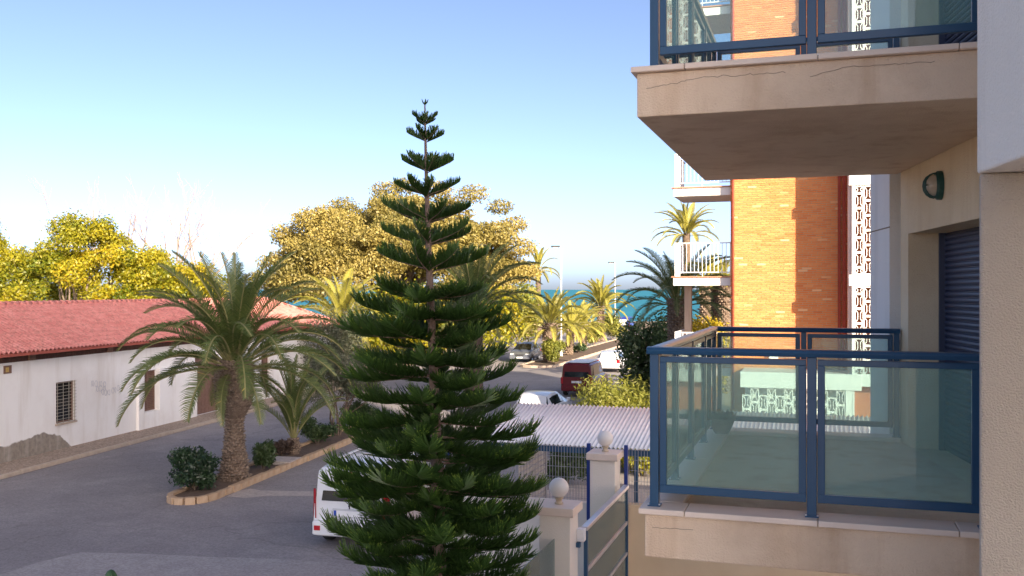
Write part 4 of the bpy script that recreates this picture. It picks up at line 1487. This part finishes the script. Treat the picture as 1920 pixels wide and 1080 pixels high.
def limb(mb, p, d, L, r0, depth, rr, ends, spread=.5, seg=4, shrink=.68, up=.15, nch=(2, 3), tk=.8):
    """recursive branch tubes"""
    pts = [Vector(p)]; rad = [r0]; d = Vector(d).normalized()
    for i in range(seg):
        d = (d + Vector((rr.gauss(0, .12), rr.gauss(0, .12), rr.gauss(0, .08) + up * .15))).normalized()
        pts.append(pts[-1] + d * L / seg); rad.append(r0 * (1 - .45 * (i + 1) / seg))
    mb.tube(pts, rad, 6 if r0 > .05 else 4)
    if depth == 0:
        ends.append(pts[-1]); return
    for k in range(rr.randint(*nch)):
        f = rr.uniform(.55, 1.0) if k else 1.0
        q = pts[min(seg, int(f * seg))]
        a = rr.uniform(0, 6.28)
        side = Vector((math.cos(a), math.sin(a), rr.uniform(-.2, .6)))
        limb(mb, q, d + side * spread * rr.uniform(.7, 1.4), L * shrink * rr.uniform(.8, 1.15), rad[-1] * tk, depth - 1, rr, ends, spread, seg, shrink, up, nch, tk)


def bush(name, label, cat, x, y, rx, ry, h, n, size, m, seed, group=None, z0=.1, stems=5, lumps=14, aspect=.5, stem_m='bark'):
    b = thing(name, label, cat, (x, y, z0), 0, group)
    rr = random.Random(seed)
    blobs = []
    for i in range(lumps):
        a = rr.uniform(0, 6.28); q = math.sqrt(rr.random()) * .72
        zz = h * rr.uniform(.25, .82)
        k = rr.uniform(.28, .45)
        blobs.append((rx * q * math.cos(a), ry * q * math.sin(a), zz, rx * k + .05, ry * k + .05, h * .24))
    P, v = leaf_cloud(blobs, n, size, seed, .3, .3, aspect)
    P[:, 2] = np.maximum(P[:, 2], .015)
    o = bpy.data.objects.new('foliage', leaf_mesh('foliage', P, v, m)); COL.objects.link(o); o.parent = b
    mb = MB()
    for i in range(stems):
        a = 6.28 * i / stems + rr.uniform(0, .8)
        e = Vector((rx * .5 * math.cos(a), ry * .5 * math.sin(a), h * .7))
        mb.tube([(rx * .08 * math.cos(a), ry * .08 * math.sin(a), 0), tuple(e * .5 + Vector((0, 0, h * .05))), tuple(e)], [.025, .018, .008], 5)
    obj('stems', mb, M[stem_m], b).name = 'stem'
    return b


def broad_tree(name, label, x, y, blobs, n, size, m, seed, trunk_r, trunk_h, group=None, bark='bark_grey', limbs=7, shell=.5, aspect=.5, up=.3):
    t = thing(name, label, 'tree', (x, y, 0), 0, group)
    P, v = leaf_cloud(blobs, n, size, seed, shell, up, aspect)
    o = bpy.data.objects.new('crown', leaf_mesh('crown', P, v, m)); COL.objects.link(o); o.parent = t
    rr = random.Random(seed); mb = MB()
    mb.tube([(0, 0, -.05), (.05, 0, .4), (rr.uniform(-.2, .2), rr.uniform(-.2, .2), trunk_h)], [trunk_r * 1.5, trunk_r * 1.05, trunk_r * .8], 10)
    obj('trunk', mb, M[bark], t, smooth=True)
    mb = MB()
    for b in rr.sample(blobs, min(limbs, len(blobs))):
        e = Vector(b[:3]); s = Vector((0, 0, trunk_h * .93)); mid = s.lerp(e, .5) + Vector((rr.uniform(-.4, .4), rr.uniform(-.4, .4), rr.uniform(-.2, .5)))
        mb.tube([s, s.lerp(mid, .5) + Vector((0, 0, .1)), mid, e], [trunk_r * .55, trunk_r * .42, trunk_r * .28, trunk_r * .1], 6)
    obj('limbs', mb, M[bark], t, smooth=True).name = 'limb'
    return t


# ------------------------------------------------------------------ palms
def frond_mesh(L, e0, bend, leaflet, seed, mleaf, n=60, twist=0.0, wid=.028, gold=.0, droop=.35, drop=.12):
    """feather leaf along +X, first rising at e0 radians and bending down by 'bend' over its length"""
    r = random.Random(seed)
    seg = 16
    pts = [Vector((0, 0, 0))]; ang = []
    for i in range(seg):
        f = (i + .5) / seg
        a = e0 - bend * f ** 1.5
        ang.append(a)
        pts.append(pts[-1] + Vector((math.cos(a), 0, math.sin(a))) * L / seg)
    side_curve = r.uniform(-.12, .12) * L
    for i, p in enumerate(pts): p.y = side_curve * (i / seg) ** 2
    mb = MB(); at = []
    mb.tube(pts, [max(.006, .032 * (L / 3.2) * (1 - i / (seg + 1))) for i in range(seg + 1)], 5, mi=1)
    at += [.3] * len(mb.v)
    def P(f):
        q = min(f * seg, seg - 1e-6); i = int(q); return pts[i].lerp(pts[i + 1], q - i), ang[i]
    for i in range(n):
        f = .13 + .87 * (i + .5) / n
        p, a = P(f)
        T = Vector((math.cos(a), 0, math.sin(a))); N = Vector((-math.sin(a), 0, math.cos(a)))
        ll = leaflet * (math.sin(math.pi * min(1, (f - .08) * .93 + .12)) ** .6) * r.uniform(.85, 1.1)
        if f < .22: ll *= .55
        for sg in (-1, 1):
            d = (Vector((0, sg, 0)) * .82 + T * (.50 + .5 * f) + N * (.42 + r.uniform(-.12, .12))).normalized()
            e1 = p + d * ll * .55
            e2 = p + d * ll * .92 - Vector((0, 0, 1)) * ll * droop * r.uniform(.5, 1.2) * .6
            w = T * wid * .5
            w2 = w * .85
            k = len(mb.v)
            mb.add([p - w, p + w, e1 + w2, e1 - w2, e2], [(0, 1, 2, 3), (3, 2, 4)])
            g = min(1, max(0, r.gauss(.40, .16) + gold + (.12 if f > .8 else 0)))
            at += [g] * 5
    mb.attr = at
    return mb.mesh('frond', (0, 0, 0), False, [mleaf, M['palm_rib']])


FRONDS = {}


def fronds_for(key, mleaf, gold=0.0):
    if key in FRONDS: return FRONDS[key]
    out = []
    #        e0, bend   (upright -> hanging)
    for i, (e0, bd) in enumerate(((86, 22), (78, 48), (68, 70), (56, 82), (42, 88), (26, 84), (8, 72), (-12, 62), (-34, 44))):
        for s in range(2):
            out.append(frond_mesh(1.0, R(e0), R(bd * (1 + .12 * s)), .155, i * 7 + s + 1, mleaf, gold=gold + (.0 if i < 6 else .12 * (i - 5)), wid=.0125 if key == 'green' else .017))
    FRONDS[key] = out
    return out


def palm_trunk(mb, r_prof, seed, scales=True, rows=None, sc=None):
    """profile [(z, r)]; adds the leaf-base scales in a spiral"""
    r = random.Random(seed)
    n = 18
    mb.lathe((0, 0, 0), [(rr, z) for z, rr in r_prof], n)
    if not scales: return
    H = r_prof[-1][0]
    def rad(z):
        for (z0, r0), (z1, r1) in zip(r_prof[:-1], r_prof[1:]):
            if z0 <= z <= z1: return r0 + (r1 - r0) * (z - z0) / max(1e-6, z1 - z0)
        return r_prof[-1][1]
    z = .06; k = 0
    dz = sc or .085
    while z < H - .03:
        rr0 = rad(z); m = max(9, int(6.28 * rr0 / (dz * 2.0)))
        for i in range(m):
            a = 2 * math.pi * (i + .5 * (k % 2)) / m + r.uniform(-.05, .05)
            zz = z + r.uniform(-.012, .012); q = rad(zz)
            out = dz * (r.uniform(.3, .85) if r.random() < .8 else r.uniform(.9, 1.7)); hw = 6.28 * rr0 / m * .46
            c = Vector((math.cos(a), math.sin(a), 0)); t = Vector((-math.sin(a), math.cos(a), 0))
            b = c * (q - .02) + Vector((0, 0, zz))
            tip = c * (q + out) + Vector((0, 0, zz + dz * .75))
            mb.add([b - t * hw, b + t * hw, b + Vector((0, 0, dz * 1.1)) + t * hw * .7, b + Vector((0, 0, dz * 1.1)) - t * hw * .7, tip - t * hw * .45, tip + t * hw * .45],
                   [(0, 1, 5, 4), (4, 5, 2, 3), (0, 4, 3), (1, 2, 5)], 1)
        z += dz; k += 1


def palm(label, x, y, prof, L, tiers, key='green', seed=1, group='palm trees', gold=0.0, name='palm_tree', scales=True, sc=None, lean=0.0, z0=0.0, azf=None):
    """tiers: list of (variant index 0..8, count, length factor)"""
    mleaf = M['palm_leaf'] if key == 'green' else M['palm_sunlit']
    fm = fronds_for(key, mleaf, gold)
    t = thing(name, label, 'palm tree', (x, y, z0), 0, group)
    r = random.Random(seed)
    mb = MB(); palm_trunk(mb, prof, seed, scales, sc=sc)
    tr = obj('trunk', mb, [M['palm_bark'], M['palm_scale']], t)
    tr.rotation_euler = (0, lean, 0)
    H = prof[-1][0]; top = Vector((H * math.sin(lean), 0, H * math.cos(lean)))
    ph = r.uniform(0, 6.28); k = 0
    for vi, n, lf in tiers:
        for i in range(n):
            me = fm[min(len(fm) - 1, vi * 2 + r.randint(0, 1))]
            o = bpy.data.objects.new('frond', me); COL.objects.link(o); o.parent = t
            az = ph + k * 2.39996 + r.uniform(-.2, .2); k += 1
            if azf: az = azf(vi, i, n, az)
            s = L * lf * r.uniform(.88, 1.08)
            o.scale = (s, s * r.choice((-1, 1)) * r.uniform(.9, 1.1), s * r.uniform(.95, 1.05))
            q = prof[-1][1] * (.25 + .07 * vi)
            o.location = top + Vector((q * math.cos(az), q * math.sin(az), -.06 * vi * (prof[-1][1] / .5)))
            o.rotation_euler = (r.uniform(-.25, .25), r.uniform(-.09, .09), az)
    return t


FULL = [(0, 5, .88), (1, 8, .98), (2, 9, 1.0), (3, 9, 1.0), (4, 9, 1.02), (5, 9, 1.0), (6, 8, .95), (7, 3, .6)]
MEDF = [(0, 3, .8), (1, 5, .95), (2, 6, 1.0), (3, 6, 1.0), (4, 6, 1.0), (5, 6, .95), (6, 5, .85), (7, 3, .6)]
# main palm on the near median
palm('thick trunked date palm standing on the near median island', -8.22, 28.1,
     [(0, .42), (.25, .40), (.8, .32), (1.4, .26), (1.75, .25), (1.92, .29), (2.1, .40), (2.3, .49), (2.6, .54), (3.1, .56), (3.4, .50), (3.62, .38)], 3.6, FULL, 'green', 3, sc=.085)
# young palm behind it
palm('young stemless palm with upright fronds on the near median island', -7.45, 32.4,
     [(0, .20), (.3, .19), (.55, .15)], 2.75, [(0, 7, .95), (1, 8, 1.0), (2, 5, .85)], 'green', 8, sc=.06, z0=.1)
# pale palm behind the pine, to its right and left
palm('grey green palm with arching fronds just behind the pine on its right', -1.85, 46, [(0, .5), (2, .42), (4.2, .45), (4.9, .5)], 3.9, MEDF, 'green', 12, scales=False)
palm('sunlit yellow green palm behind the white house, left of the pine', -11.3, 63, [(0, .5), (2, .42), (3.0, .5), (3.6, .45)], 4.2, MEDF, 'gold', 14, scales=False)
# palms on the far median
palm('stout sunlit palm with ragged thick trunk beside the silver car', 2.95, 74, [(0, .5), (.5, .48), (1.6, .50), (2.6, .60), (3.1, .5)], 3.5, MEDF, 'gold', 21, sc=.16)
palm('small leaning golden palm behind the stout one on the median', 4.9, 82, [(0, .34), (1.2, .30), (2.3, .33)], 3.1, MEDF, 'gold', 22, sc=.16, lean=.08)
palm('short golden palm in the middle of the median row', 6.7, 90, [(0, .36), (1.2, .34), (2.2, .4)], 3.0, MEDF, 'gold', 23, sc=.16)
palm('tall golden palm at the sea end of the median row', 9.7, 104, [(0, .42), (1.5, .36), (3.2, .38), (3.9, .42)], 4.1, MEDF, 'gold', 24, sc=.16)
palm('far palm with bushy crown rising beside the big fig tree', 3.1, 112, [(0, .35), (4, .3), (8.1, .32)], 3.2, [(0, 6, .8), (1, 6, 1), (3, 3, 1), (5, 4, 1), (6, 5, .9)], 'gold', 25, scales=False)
# palms by the brick building
palm('shaded palm with long drooping fronds left of the white balconies', 6.95, 40, [(0, .36), (2, .34), (4.4, .36), (5.3, .42)], 2.9, MEDF, 'green', 31, sc=.12)
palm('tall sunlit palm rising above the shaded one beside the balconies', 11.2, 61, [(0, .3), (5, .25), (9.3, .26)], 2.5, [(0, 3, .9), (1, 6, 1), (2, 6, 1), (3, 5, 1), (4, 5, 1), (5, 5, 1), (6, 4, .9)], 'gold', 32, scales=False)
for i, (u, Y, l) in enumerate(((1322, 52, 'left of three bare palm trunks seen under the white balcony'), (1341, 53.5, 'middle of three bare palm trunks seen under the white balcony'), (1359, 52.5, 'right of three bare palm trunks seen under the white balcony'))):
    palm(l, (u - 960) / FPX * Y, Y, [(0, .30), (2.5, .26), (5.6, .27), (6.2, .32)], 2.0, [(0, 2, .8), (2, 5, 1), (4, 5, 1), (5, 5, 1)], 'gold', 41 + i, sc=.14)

# ------------------------------------------------------------------ Norfolk pine
def pine_branch(L, e0, sag, tipup, seed, bl, n_side, inner=.12, comb=False):
    """branch along +X carrying ropes of needles; needles and twigs are real geometry"""
    r = random.Random(seed)
    seg = 14; pts = [Vector((0, 0, 0))]
    for i in range(seg):
        f = (i + .5) / seg
        a = e0 - sag * math.sin(math.pi * min(1, f * 1.25)) + tipup * f ** 3
        pts.append(pts[-1] + Vector((math.cos(a), 0, math.sin(a))) * L / seg)
    sc = r.uniform(-.08, .08) * L
    for i, p in enumerate(pts): p.y = sc * (i / seg) ** 2
    V = []; F = []; A = []
    mb = MB(); mb.tube(pts, [max(.004, .018 * (L / 1.4) ** .7 * (1 - .8 * i / seg)) for i in range(seg + 1)], 5, mi=1)
    at = [.1] * len(mb.v)

    def Pt(f):
        q = min(max(f, 0) * seg, seg - 1e-6); i = int(q)
        return pts[i].lerp(pts[i + 1], q - i), (pts[i + 1] - pts[i]).normalized()

    for i in range(n_side):
        for sg in (-1, 1):
            f = inner + (1 - inner) * (i + .5 * (sg > 0) + r.uniform(-.2, .2)) / n_side
            p, T = Pt(f)
            N = Vector((-T.z, 0, T.x)).normalized(); Sd = Vector((0, sg, 0))
            prof = min(1, (f - inner) / .22 + .45) * (1 - (.45 if comb else .25) * max(0, f - .65) / .35)
            l = bl * prof * r.uniform(.75, 1.12)
            if f < .4 and r.random() < .25: l *= .6
            spread = r.uniform(.25, 1.0) if not comb else r.uniform(.15, .75)
            d = (Sd * spread + T * r.uniform(.45, .8) + N * (r.uniform(-.05, .85) if not comb else r.uniform(.55, .95))).normalized()
            curl = Vector((0, 0, 1)) * l * (r.uniform(.05, .30) if not comb else .12) + T * l * .10
            k = 4
            path = [p + d * l * (j / k) + curl * (j / k) ** 2 * (1 if not comb else .6) for j in range(k + 1)]
            rw = .0085 * r.uniform(.85, 1.2)
            o = len(mb.v)
            mb.tube(path, [rw, rw * 1.15, rw * 1.1, rw * .9, rw * .25], 3, cap=False)
            young = r.random() * .30 + (.48 if f > .80 else .16 * f)
            for j in range(k + 1): at += [min(1, .12 + young * (.35 + .65 * j / k) + (.28 * (j / k) ** 3 if f > .6 else .1 * (j / k) ** 3))] * 3
            # needles
            nn = int(8 + 60 * l)
            for q in range(nn):
                g = r.uniform(.05, 1.0); j = min(k - 1, int(g * k)); c = path[j].lerp(path[j + 1], g * k - j)
                D = (path[j + 1] - path[j]).normalized()
                rd = Vector((r.gauss(0, 1), r.gauss(0, 1), r.gauss(0, 1))); rd = (rd - D * rd.dot(D)).normalized()
                e = c + (D * .75 + rd * .8) * r.uniform(.014, .026)
                w = D.cross(rd) * .0032
                mb.add([c + rd * rw * .6 - w, c + rd * rw * .6 + w, e], [(0, 1, 2)])
                at += [min(1, .12 + young * (.35 + .65 * g) + (.28 * g ** 3 if f > .6 else .06))] * 3
    mb.attr = at
    return mb.mesh('branch', (0, 0, 0), False, [M['pine'], M['pine_bark']])


PX, PY = -1.045, 12.5
m_px = PY / FPX
PT = thing('norfolk_pine', 'tall dark green tiered pine rising in the middle foreground', 'tree', (PX, PY, 0), 0)
ztop = 5.7 + (543 - 192) * m_px


def trunk_x(z):                             # slight lean seen in the photo
    f = z / ztop
    return .03 * math.sin(f * 5) + (.10 * (1 - f)) - .075 * f


mb = MB(); zz = [i * ztop / 26 for i in range(27)]
mb.tube([(trunk_x(z), 0, z) for z in zz], [max(.008, .115 * (1 - z / ztop) ** .85 + .006) for z in zz], 10)
obj('trunk', mb, M['pine_bark'], PT, smooth=True)
mb = MB(); at = []
rp = random.Random(77)
for i in range(150):                        # needles on the leading shoot
    z = ztop - rp.random() * 1.25
    a = rp.uniform(0, 6.28); c = Vector((trunk_x(z), 0, z)); d = Vector((math.cos(a), math.sin(a), .9)) * rp.uniform(.02, .035)
    w = Vector((-math.sin(a), math.cos(a), 0)) * .004
    mb.add([c - w, c + w, c + d], [(0, 1, 2)]); at += [.35] * 3
for k in range(5):
    a = k * 1.256; c = Vector((trunk_x(ztop), 0, ztop - .03))
    mb.tube([c, c + Vector((math.cos(a) * .03, math.sin(a) * .03, .03)), c + Vector((math.cos(a) * .045, math.sin(a) * .045, .07))], [.008, .009, .004], 4)
    at += [.3] * 12
mb.attr = at
obj('leading_shoot', mb, M['pine'], PT, kind='stuff')
# (attach row in the photo, branch length m, count)
WH_ = [(233, .20, 5), (264, .29, 5), (322, .41, 6), (368, .50, 6), (416, .62, 7), (460, .68, 6), (508, .82, 7), (562, .80, 7), (600, .98, 7), (640, 1.15, 7), (690, 1.12, 7), (715, 1.28, 5),
       (755, 1.22, 7), (792, 1.30, 6), (835, 1.36, 8), (870, 1.40, 7), (915, 1.44, 8), (952, 1.46, 8), (992, 1.48, 8), (1036, 1.42, 8), (1080, 1.4, 7), (1130, 1.5, 7), (1180, 1.5, 6)]
WH_ += [(v_ + rp.uniform(-12, 12), rp.uniform(.40, .75), 3) for v_ in range(600, 1100, 26)]
PB_ = {}


def branch_variant(kind, j):
    if (kind, j) not in PB_:
        if kind == 'top': PB_[kind, j] = pine_branch(.34, R(27), R(3), R(10), 100 + j, .13, 20, .10, True)
        elif kind == 'upper': PB_[kind, j] = pine_branch(.70, R(20), R(6), R(14), 120 + j, .18, 38, .08, True)
        elif kind == 'mid': PB_[kind, j] = pine_branch(1.05, R(9), R(7), R(16), 140 + j, .28, 74, .08)
        else: PB_[kind, j] = pine_branch(1.45, R(3), R(6), R(20), 160 + j, .30, 100, .12)
    return PB_[kind, j]


BL_ = {'top': .34, 'upper': .70, 'mid': 1.05, 'low': 1.45}
for wi, (v, L, n) in enumerate(WH_):
    z = 5.7 - (v - 543) * m_px
    kind = 'top' if wi < 3 else 'upper' if wi < 7 else 'mid' if (wi < 11 or L < .8) else 'low'
    nv = {'top': 3, 'upper': 4, 'mid': 4, 'low': 6}[kind]
    ph = rp.uniform(0, 6.28) if wi > 6 else (.12 + wi * .25 if wi % 2 else -.1)
    for i in range(n):
        me = branch_variant(kind, rp.randrange(nv))
        o = bpy.data.objects.new('branch', me); COL.objects.link(o); o.parent = PT
        az = ph + 2 * math.pi * i / n + rp.uniform(-.22, .22) * (1 if wi > 6 else .5)
        s = L / BL_[kind] * (rp.uniform(.76, 1.0) if wi > 9 else rp.uniform(.86, 1.08))
        o.scale = (s, (s ** .6) * rp.choice((-1, 1)), s ** .75)
        o.location = (trunk_x(z), 0, z + rp.uniform(-.10, .08) * (1 if wi > 8 else .3))
        o.rotation_euler = (rp.uniform(-.25, .25), rp.uniform(-.12, .16) if wi > 6 else rp.uniform(-.05, .05), az)

for v, L, az in ((880, 1.40, 3.1), (925, 1.46, 3.2), (1012, 1.55, 3.0), (925, 1.36, -.06), (870, 1.30, .2), (1000, 1.22, .1), (820, 1.30, -.1)):
    z = 5.7 - (v - 543) * m_px                # long limbs that reach out to the left and right
    o = bpy.data.objects.new('branch', branch_variant('low', rp.randrange(6))); COL.objects.link(o); o.parent = PT
    s_ = L / 1.45; o.scale = (s_, s_ ** .6, s_ ** .75)
    o.location = (trunk_x(z), 0, z); o.rotation_euler = (rp.uniform(-.2, .2), rp.uniform(-.08, .08), az)

# ------------------------------------------------------------------ shrubs on the near median
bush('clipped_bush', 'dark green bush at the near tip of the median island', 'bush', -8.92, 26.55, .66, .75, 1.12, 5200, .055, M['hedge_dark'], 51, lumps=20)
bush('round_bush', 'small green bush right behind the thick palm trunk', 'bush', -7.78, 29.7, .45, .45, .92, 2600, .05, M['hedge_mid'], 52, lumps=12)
bush('dry_clump', 'dry brown clump at the foot of the young palm', 'bush', -7.75, 32.0, .42, .40, .62, 1500, .06, M['dry_leaf'], 53, lumps=8)
bush('low_bush', 'low green bush right of the young palm on the median', 'bush', -7.1, 34.5, .7, .8, .95, 3000, .055, M['hedge_mid'], 54, lumps=12)
bush('low_bush', 'low green bush at the far end of the near median beside the pine', 'bush', -6.2, 38.3, .8, 1.0, 1.2, 3400, .06, M['hedge_mid'], 55, lumps=12)


def stem_tree(label, x, y, seed):
    t = thing('oleander_tree', label, 'tree', (x, y, .1), 0)
    rr = random.Random(seed); ends = []
    mb = MB()
    for i in range(6):
        a = i * 1.05 + rr.uniform(-.3, .3)
        limb(mb, (.12 * math.cos(a), .12 * math.sin(a), 0), (math.cos(a) * .4, math.sin(a) * .4, 1), 1.35, .05, 2, rr, ends, .60, 4, .78, .3)
    obj('trunk', mb, M['bark'], t)
    blobs = [(e.x, e.y, e.z, .48, .48, .38) for e in ends]
    P, v = leaf_cloud(blobs, 15000, .075, seed, .12, .4, .22)
    o = bpy.data.objects.new('crown', leaf_mesh('crown', P, v, M['grey_green'])); COL.objects.link(o); o.parent = t


stem_tree('grey green many stemmed shrub tree on the median between palm and pine', -6.75, 36.6, 61)
bush('grey_bush', 'tall grey green bush at the sunlit end of the white house', 'bush', -10.0, 53.0, 2.0, 1.6, 4.9, 12000, .10, M['grey_green'], 56, lumps=26, z0=0, aspect=.3)

# ------------------------------------------------------------------ hedges and shrubs on the right and the far median
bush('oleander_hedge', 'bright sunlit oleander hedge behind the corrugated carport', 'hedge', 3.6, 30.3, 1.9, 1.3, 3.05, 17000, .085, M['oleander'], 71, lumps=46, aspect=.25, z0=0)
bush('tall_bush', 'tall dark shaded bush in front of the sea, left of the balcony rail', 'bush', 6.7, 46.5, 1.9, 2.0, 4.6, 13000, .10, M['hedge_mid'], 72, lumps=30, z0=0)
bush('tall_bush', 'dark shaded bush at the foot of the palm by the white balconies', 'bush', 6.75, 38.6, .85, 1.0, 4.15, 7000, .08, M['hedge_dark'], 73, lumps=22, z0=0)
bush('yard_bush', 'small sunlit yellow bush seen through the mesh fence', 'bush', 3.95, 29.0, .95, .8, 1.55, 5000, .06, M['lime_leaf'], 74, lumps=16, z0=0)
bush('yard_bush', 'dark green bush in the shade under the carport roof', 'bush', 1.55, 27.6, .8, .6, 1.35, 3500, .06, M['hedge_mid'], 75, lumps=14, z0=0)
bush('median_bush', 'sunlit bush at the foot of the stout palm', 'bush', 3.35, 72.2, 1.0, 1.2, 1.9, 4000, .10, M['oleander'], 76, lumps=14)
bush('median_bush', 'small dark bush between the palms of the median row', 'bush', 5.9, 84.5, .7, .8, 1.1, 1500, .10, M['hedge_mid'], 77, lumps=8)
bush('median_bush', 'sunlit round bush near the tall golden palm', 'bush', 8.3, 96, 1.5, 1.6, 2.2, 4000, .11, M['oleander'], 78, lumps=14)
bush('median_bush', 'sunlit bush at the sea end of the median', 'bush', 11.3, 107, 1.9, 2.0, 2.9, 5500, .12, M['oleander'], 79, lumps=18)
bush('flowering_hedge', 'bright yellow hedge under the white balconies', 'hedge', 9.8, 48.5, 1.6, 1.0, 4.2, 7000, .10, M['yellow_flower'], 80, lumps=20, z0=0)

# ------------------------------------------------------------------ big fig tree, yellow trees, bare tree
rf_ = random.Random(90)
FX, FY = -9.6, 80.0
blobs = []
for i in range(245):
    u = rf_.uniform(-1, 1); ph = rf_.uniform(0, 6.28)
    q = math.sqrt(rf_.random())
    x = 10.2 * q * math.cos(ph); y = 7.0 * q * math.sin(ph)
    hcap = 9.6 * math.sqrt(max(0, 1 - (x / 11.2) ** 2 - (y / 9.5) ** 2)) + 5.0
    z = rf_.uniform(.50, 1.0) ** .6 * hcap
    z = max(2.6, z - rf_.random() * 2.2)
    k = rf_.uniform(.75, 1.45)
    blobs.append((x, y, z, k * 1.25, k * 1.25, k * .72))
for x, z, k in ((-10.6, 7.9, 1.1), (-11.0, 6.6, 1.2), (-9.0, 9.9, 1.2), (-7.4, 11.5, 1.2), (-5.0, 13.0, 1.1), (-1.2, 14.2, 1.2), (.6, 14.6, 1.0), (3.4, 14.1, 1.1), (6.4, 13.6, 1.2), (8.6, 12.6, 1.0), (9.8, 11.2, 1.1), (10.4, 9.2, 1.2), (10.9, 7.2, 1.2)):
    blobs.append((x, rf_.uniform(-2, 2), z, k * 1.2, k * 1.2, k * .7))
broad_tree('fig_tree', 'huge golden lit spreading fig tree behind the pine', FX, FY, blobs, 210000, .125, M['ficus'], 91, .75, 4.4, limbs=26, shell=.35)
# undergrowth below the fig
bush('undergrowth', 'sunlit green undergrowth below the big fig tree', 'bush', -7.0, 74, 8.5, 2.0, 6.3, 22000, .16, M['lime_leaf'], 92, lumps=46, z0=0)
bush('undergrowth', 'olive bushes right of the big fig tree behind the palms', 'bush', 0.4, 98, 3.6, 2.0, 6.4, 9000, .18, M['oleander'], 93, lumps=34, z0=0)

for i_, (x_, l_) in enumerate(((-36.5, 'tall green thicket behind the house at the left edge'), (-29.0, 'tall green thicket behind the tallest yellow tree'), (-21.5, 'tall green thicket behind the house near the palm crown'))):
    bush('thicket', l_, 'bush', x_, 68 - i_, 4.4, 1.8, 6.6, 9000, .17, M['lime_leaf'], 94 + i_, lumps=30, z0=0)


def lime_tree(label, x, y, w, h, n, seed, base=2.0):
    rr = random.Random(seed); bl = []
    for i in range(80):
        ph = rr.uniform(0, 6.28); q = math.sqrt(rr.random())
        f = rr.random()
        z = base + (h - base) * f
        rad = w * (1.05 - .62 * f ** 1.4)
        k = rr.uniform(.5, 1.0)
        bl.append((rad * q * math.cos(ph), rad * q * math.sin(ph), z, k, k, k * .8))
    bl.append((rr.uniform(-.4, .4), 0, h, .45, .45, .5))
    broad_tree('lime_tree', label, x, y, bl, int(n * 2.6), .095, M['lime_leaf'], seed, .22, base + .6, 'yellow green trees behind the white house', limbs=14, shell=.25)


lime_tree('tallest yellow green tree, its peak above the middle of the pink roof', -24.6, 54, 4.2, 9.4, 15000, 101)
lime_tree('bushy yellow green tree left of the tallest one', -28.2, 55, 3.6, 7.7, 9000, 102)
lime_tree('orange tinged yellow tree cut by the left edge of the picture', -31.6, 55.5, 2.7, 9.4, 9000, 103)
lime_tree('low yellow green tree at the right end, next to the palm crown', -18.6, 54, 3.1, 6.9, 9500, 104)
lime_tree('yellow green tree with open right shoulder right of the tallest one', -21.6, 55, 3.2, 7.6, 10000, 105)


def bare_tree(label, x, y, seed, h, n):
    t = thing('bare_tree', label, 'tree', (x, y, 0), 0, 'leafless trees behind the house')
    rr = random.Random(seed); ends = []
    mb = MB(); mb.tube([(0, 0, 0), (.05, 0, h * .2), (0, 0, h * .42)], [.22, .18, .15], 8); obj('trunk', mb, M['bark_pale'], t, smooth=True)
    mb = MB()
    for i in range(n):
        a = 6.28 * i / n + rr.uniform(-.3, .3)
        limb(mb, (0, 0, h * (.30 + .12 * rr.random())), (math.cos(a) * .75, math.sin(a) * .5, 1), h * .27, .10, 4, rr, ends, .42, 4, .72, .5, (2, 3), 1.0)
    obj('branches', mb, M['bark_pale'], t).name = 'limb'


bare_tree('leafless pale tree rising above the yellow trees on the left', -25.6, 59, 111, 12.2, 6)
bare_tree('leafless pale tree right of the tallest yellow tree', -20.6, 60, 112, 11.4, 6)

# column cactus poking into the bottom edge
cx, cy = (208 - 960) / FPX * 9.0, 9.0
cc = thing('column_cactus', 'green tip of a column cactus at the bottom edge of the picture', 'cactus', (cx, cy, 0), 0)
mb = MB(); hC = 5.7 - (1068 - 543) / FPX * 9.0
prof = [(0, .055), (.3, .06), (hC - .3, .062), (hC - .12, .06), (hC - .05, .05), (hC - .015, .03), (hC, .006)]
vs = []; fs = []; n = 36
for z, r_ in prof:
    for k in range(n):
        a = 2 * math.pi * k / n; q = r_ * (1 + .16 * math.cos(6 * a)); vs.append((q * math.cos(a), q * math.sin(a), z))
for i in range(len(prof) - 1):
    for k in range(n):
        k2 = (k + 1) % n; fs.append((i * n + k, i * n + k2, (i + 1) * n + k2, (i + 1) * n + k))
mb.add(vs, fs + [tuple(range((len(prof) - 1) * n, len(prof) * n))])
obj('stem', mb, M['cactus'], cc, smooth=True)
mb = MB()
for k in range(6):
    a = 2 * math.pi * k / 6
    for j in range(14):
        z = hC - .04 - j * .05; q = .07 if j else .058
        c = Vector((q * math.cos(a), q * math.sin(a), z))
        for s in range(4):
            b = a + (s - 1.5) * .5
            e = c + Vector((math.cos(b), math.sin(b), .25)) * .012; w = Vector((0, 0, .0012))
            mb.add([c - w, c + w, e], [(0, 1, 2)])
obj('spines', mb, M['kerb'], cc, kind='stuff')
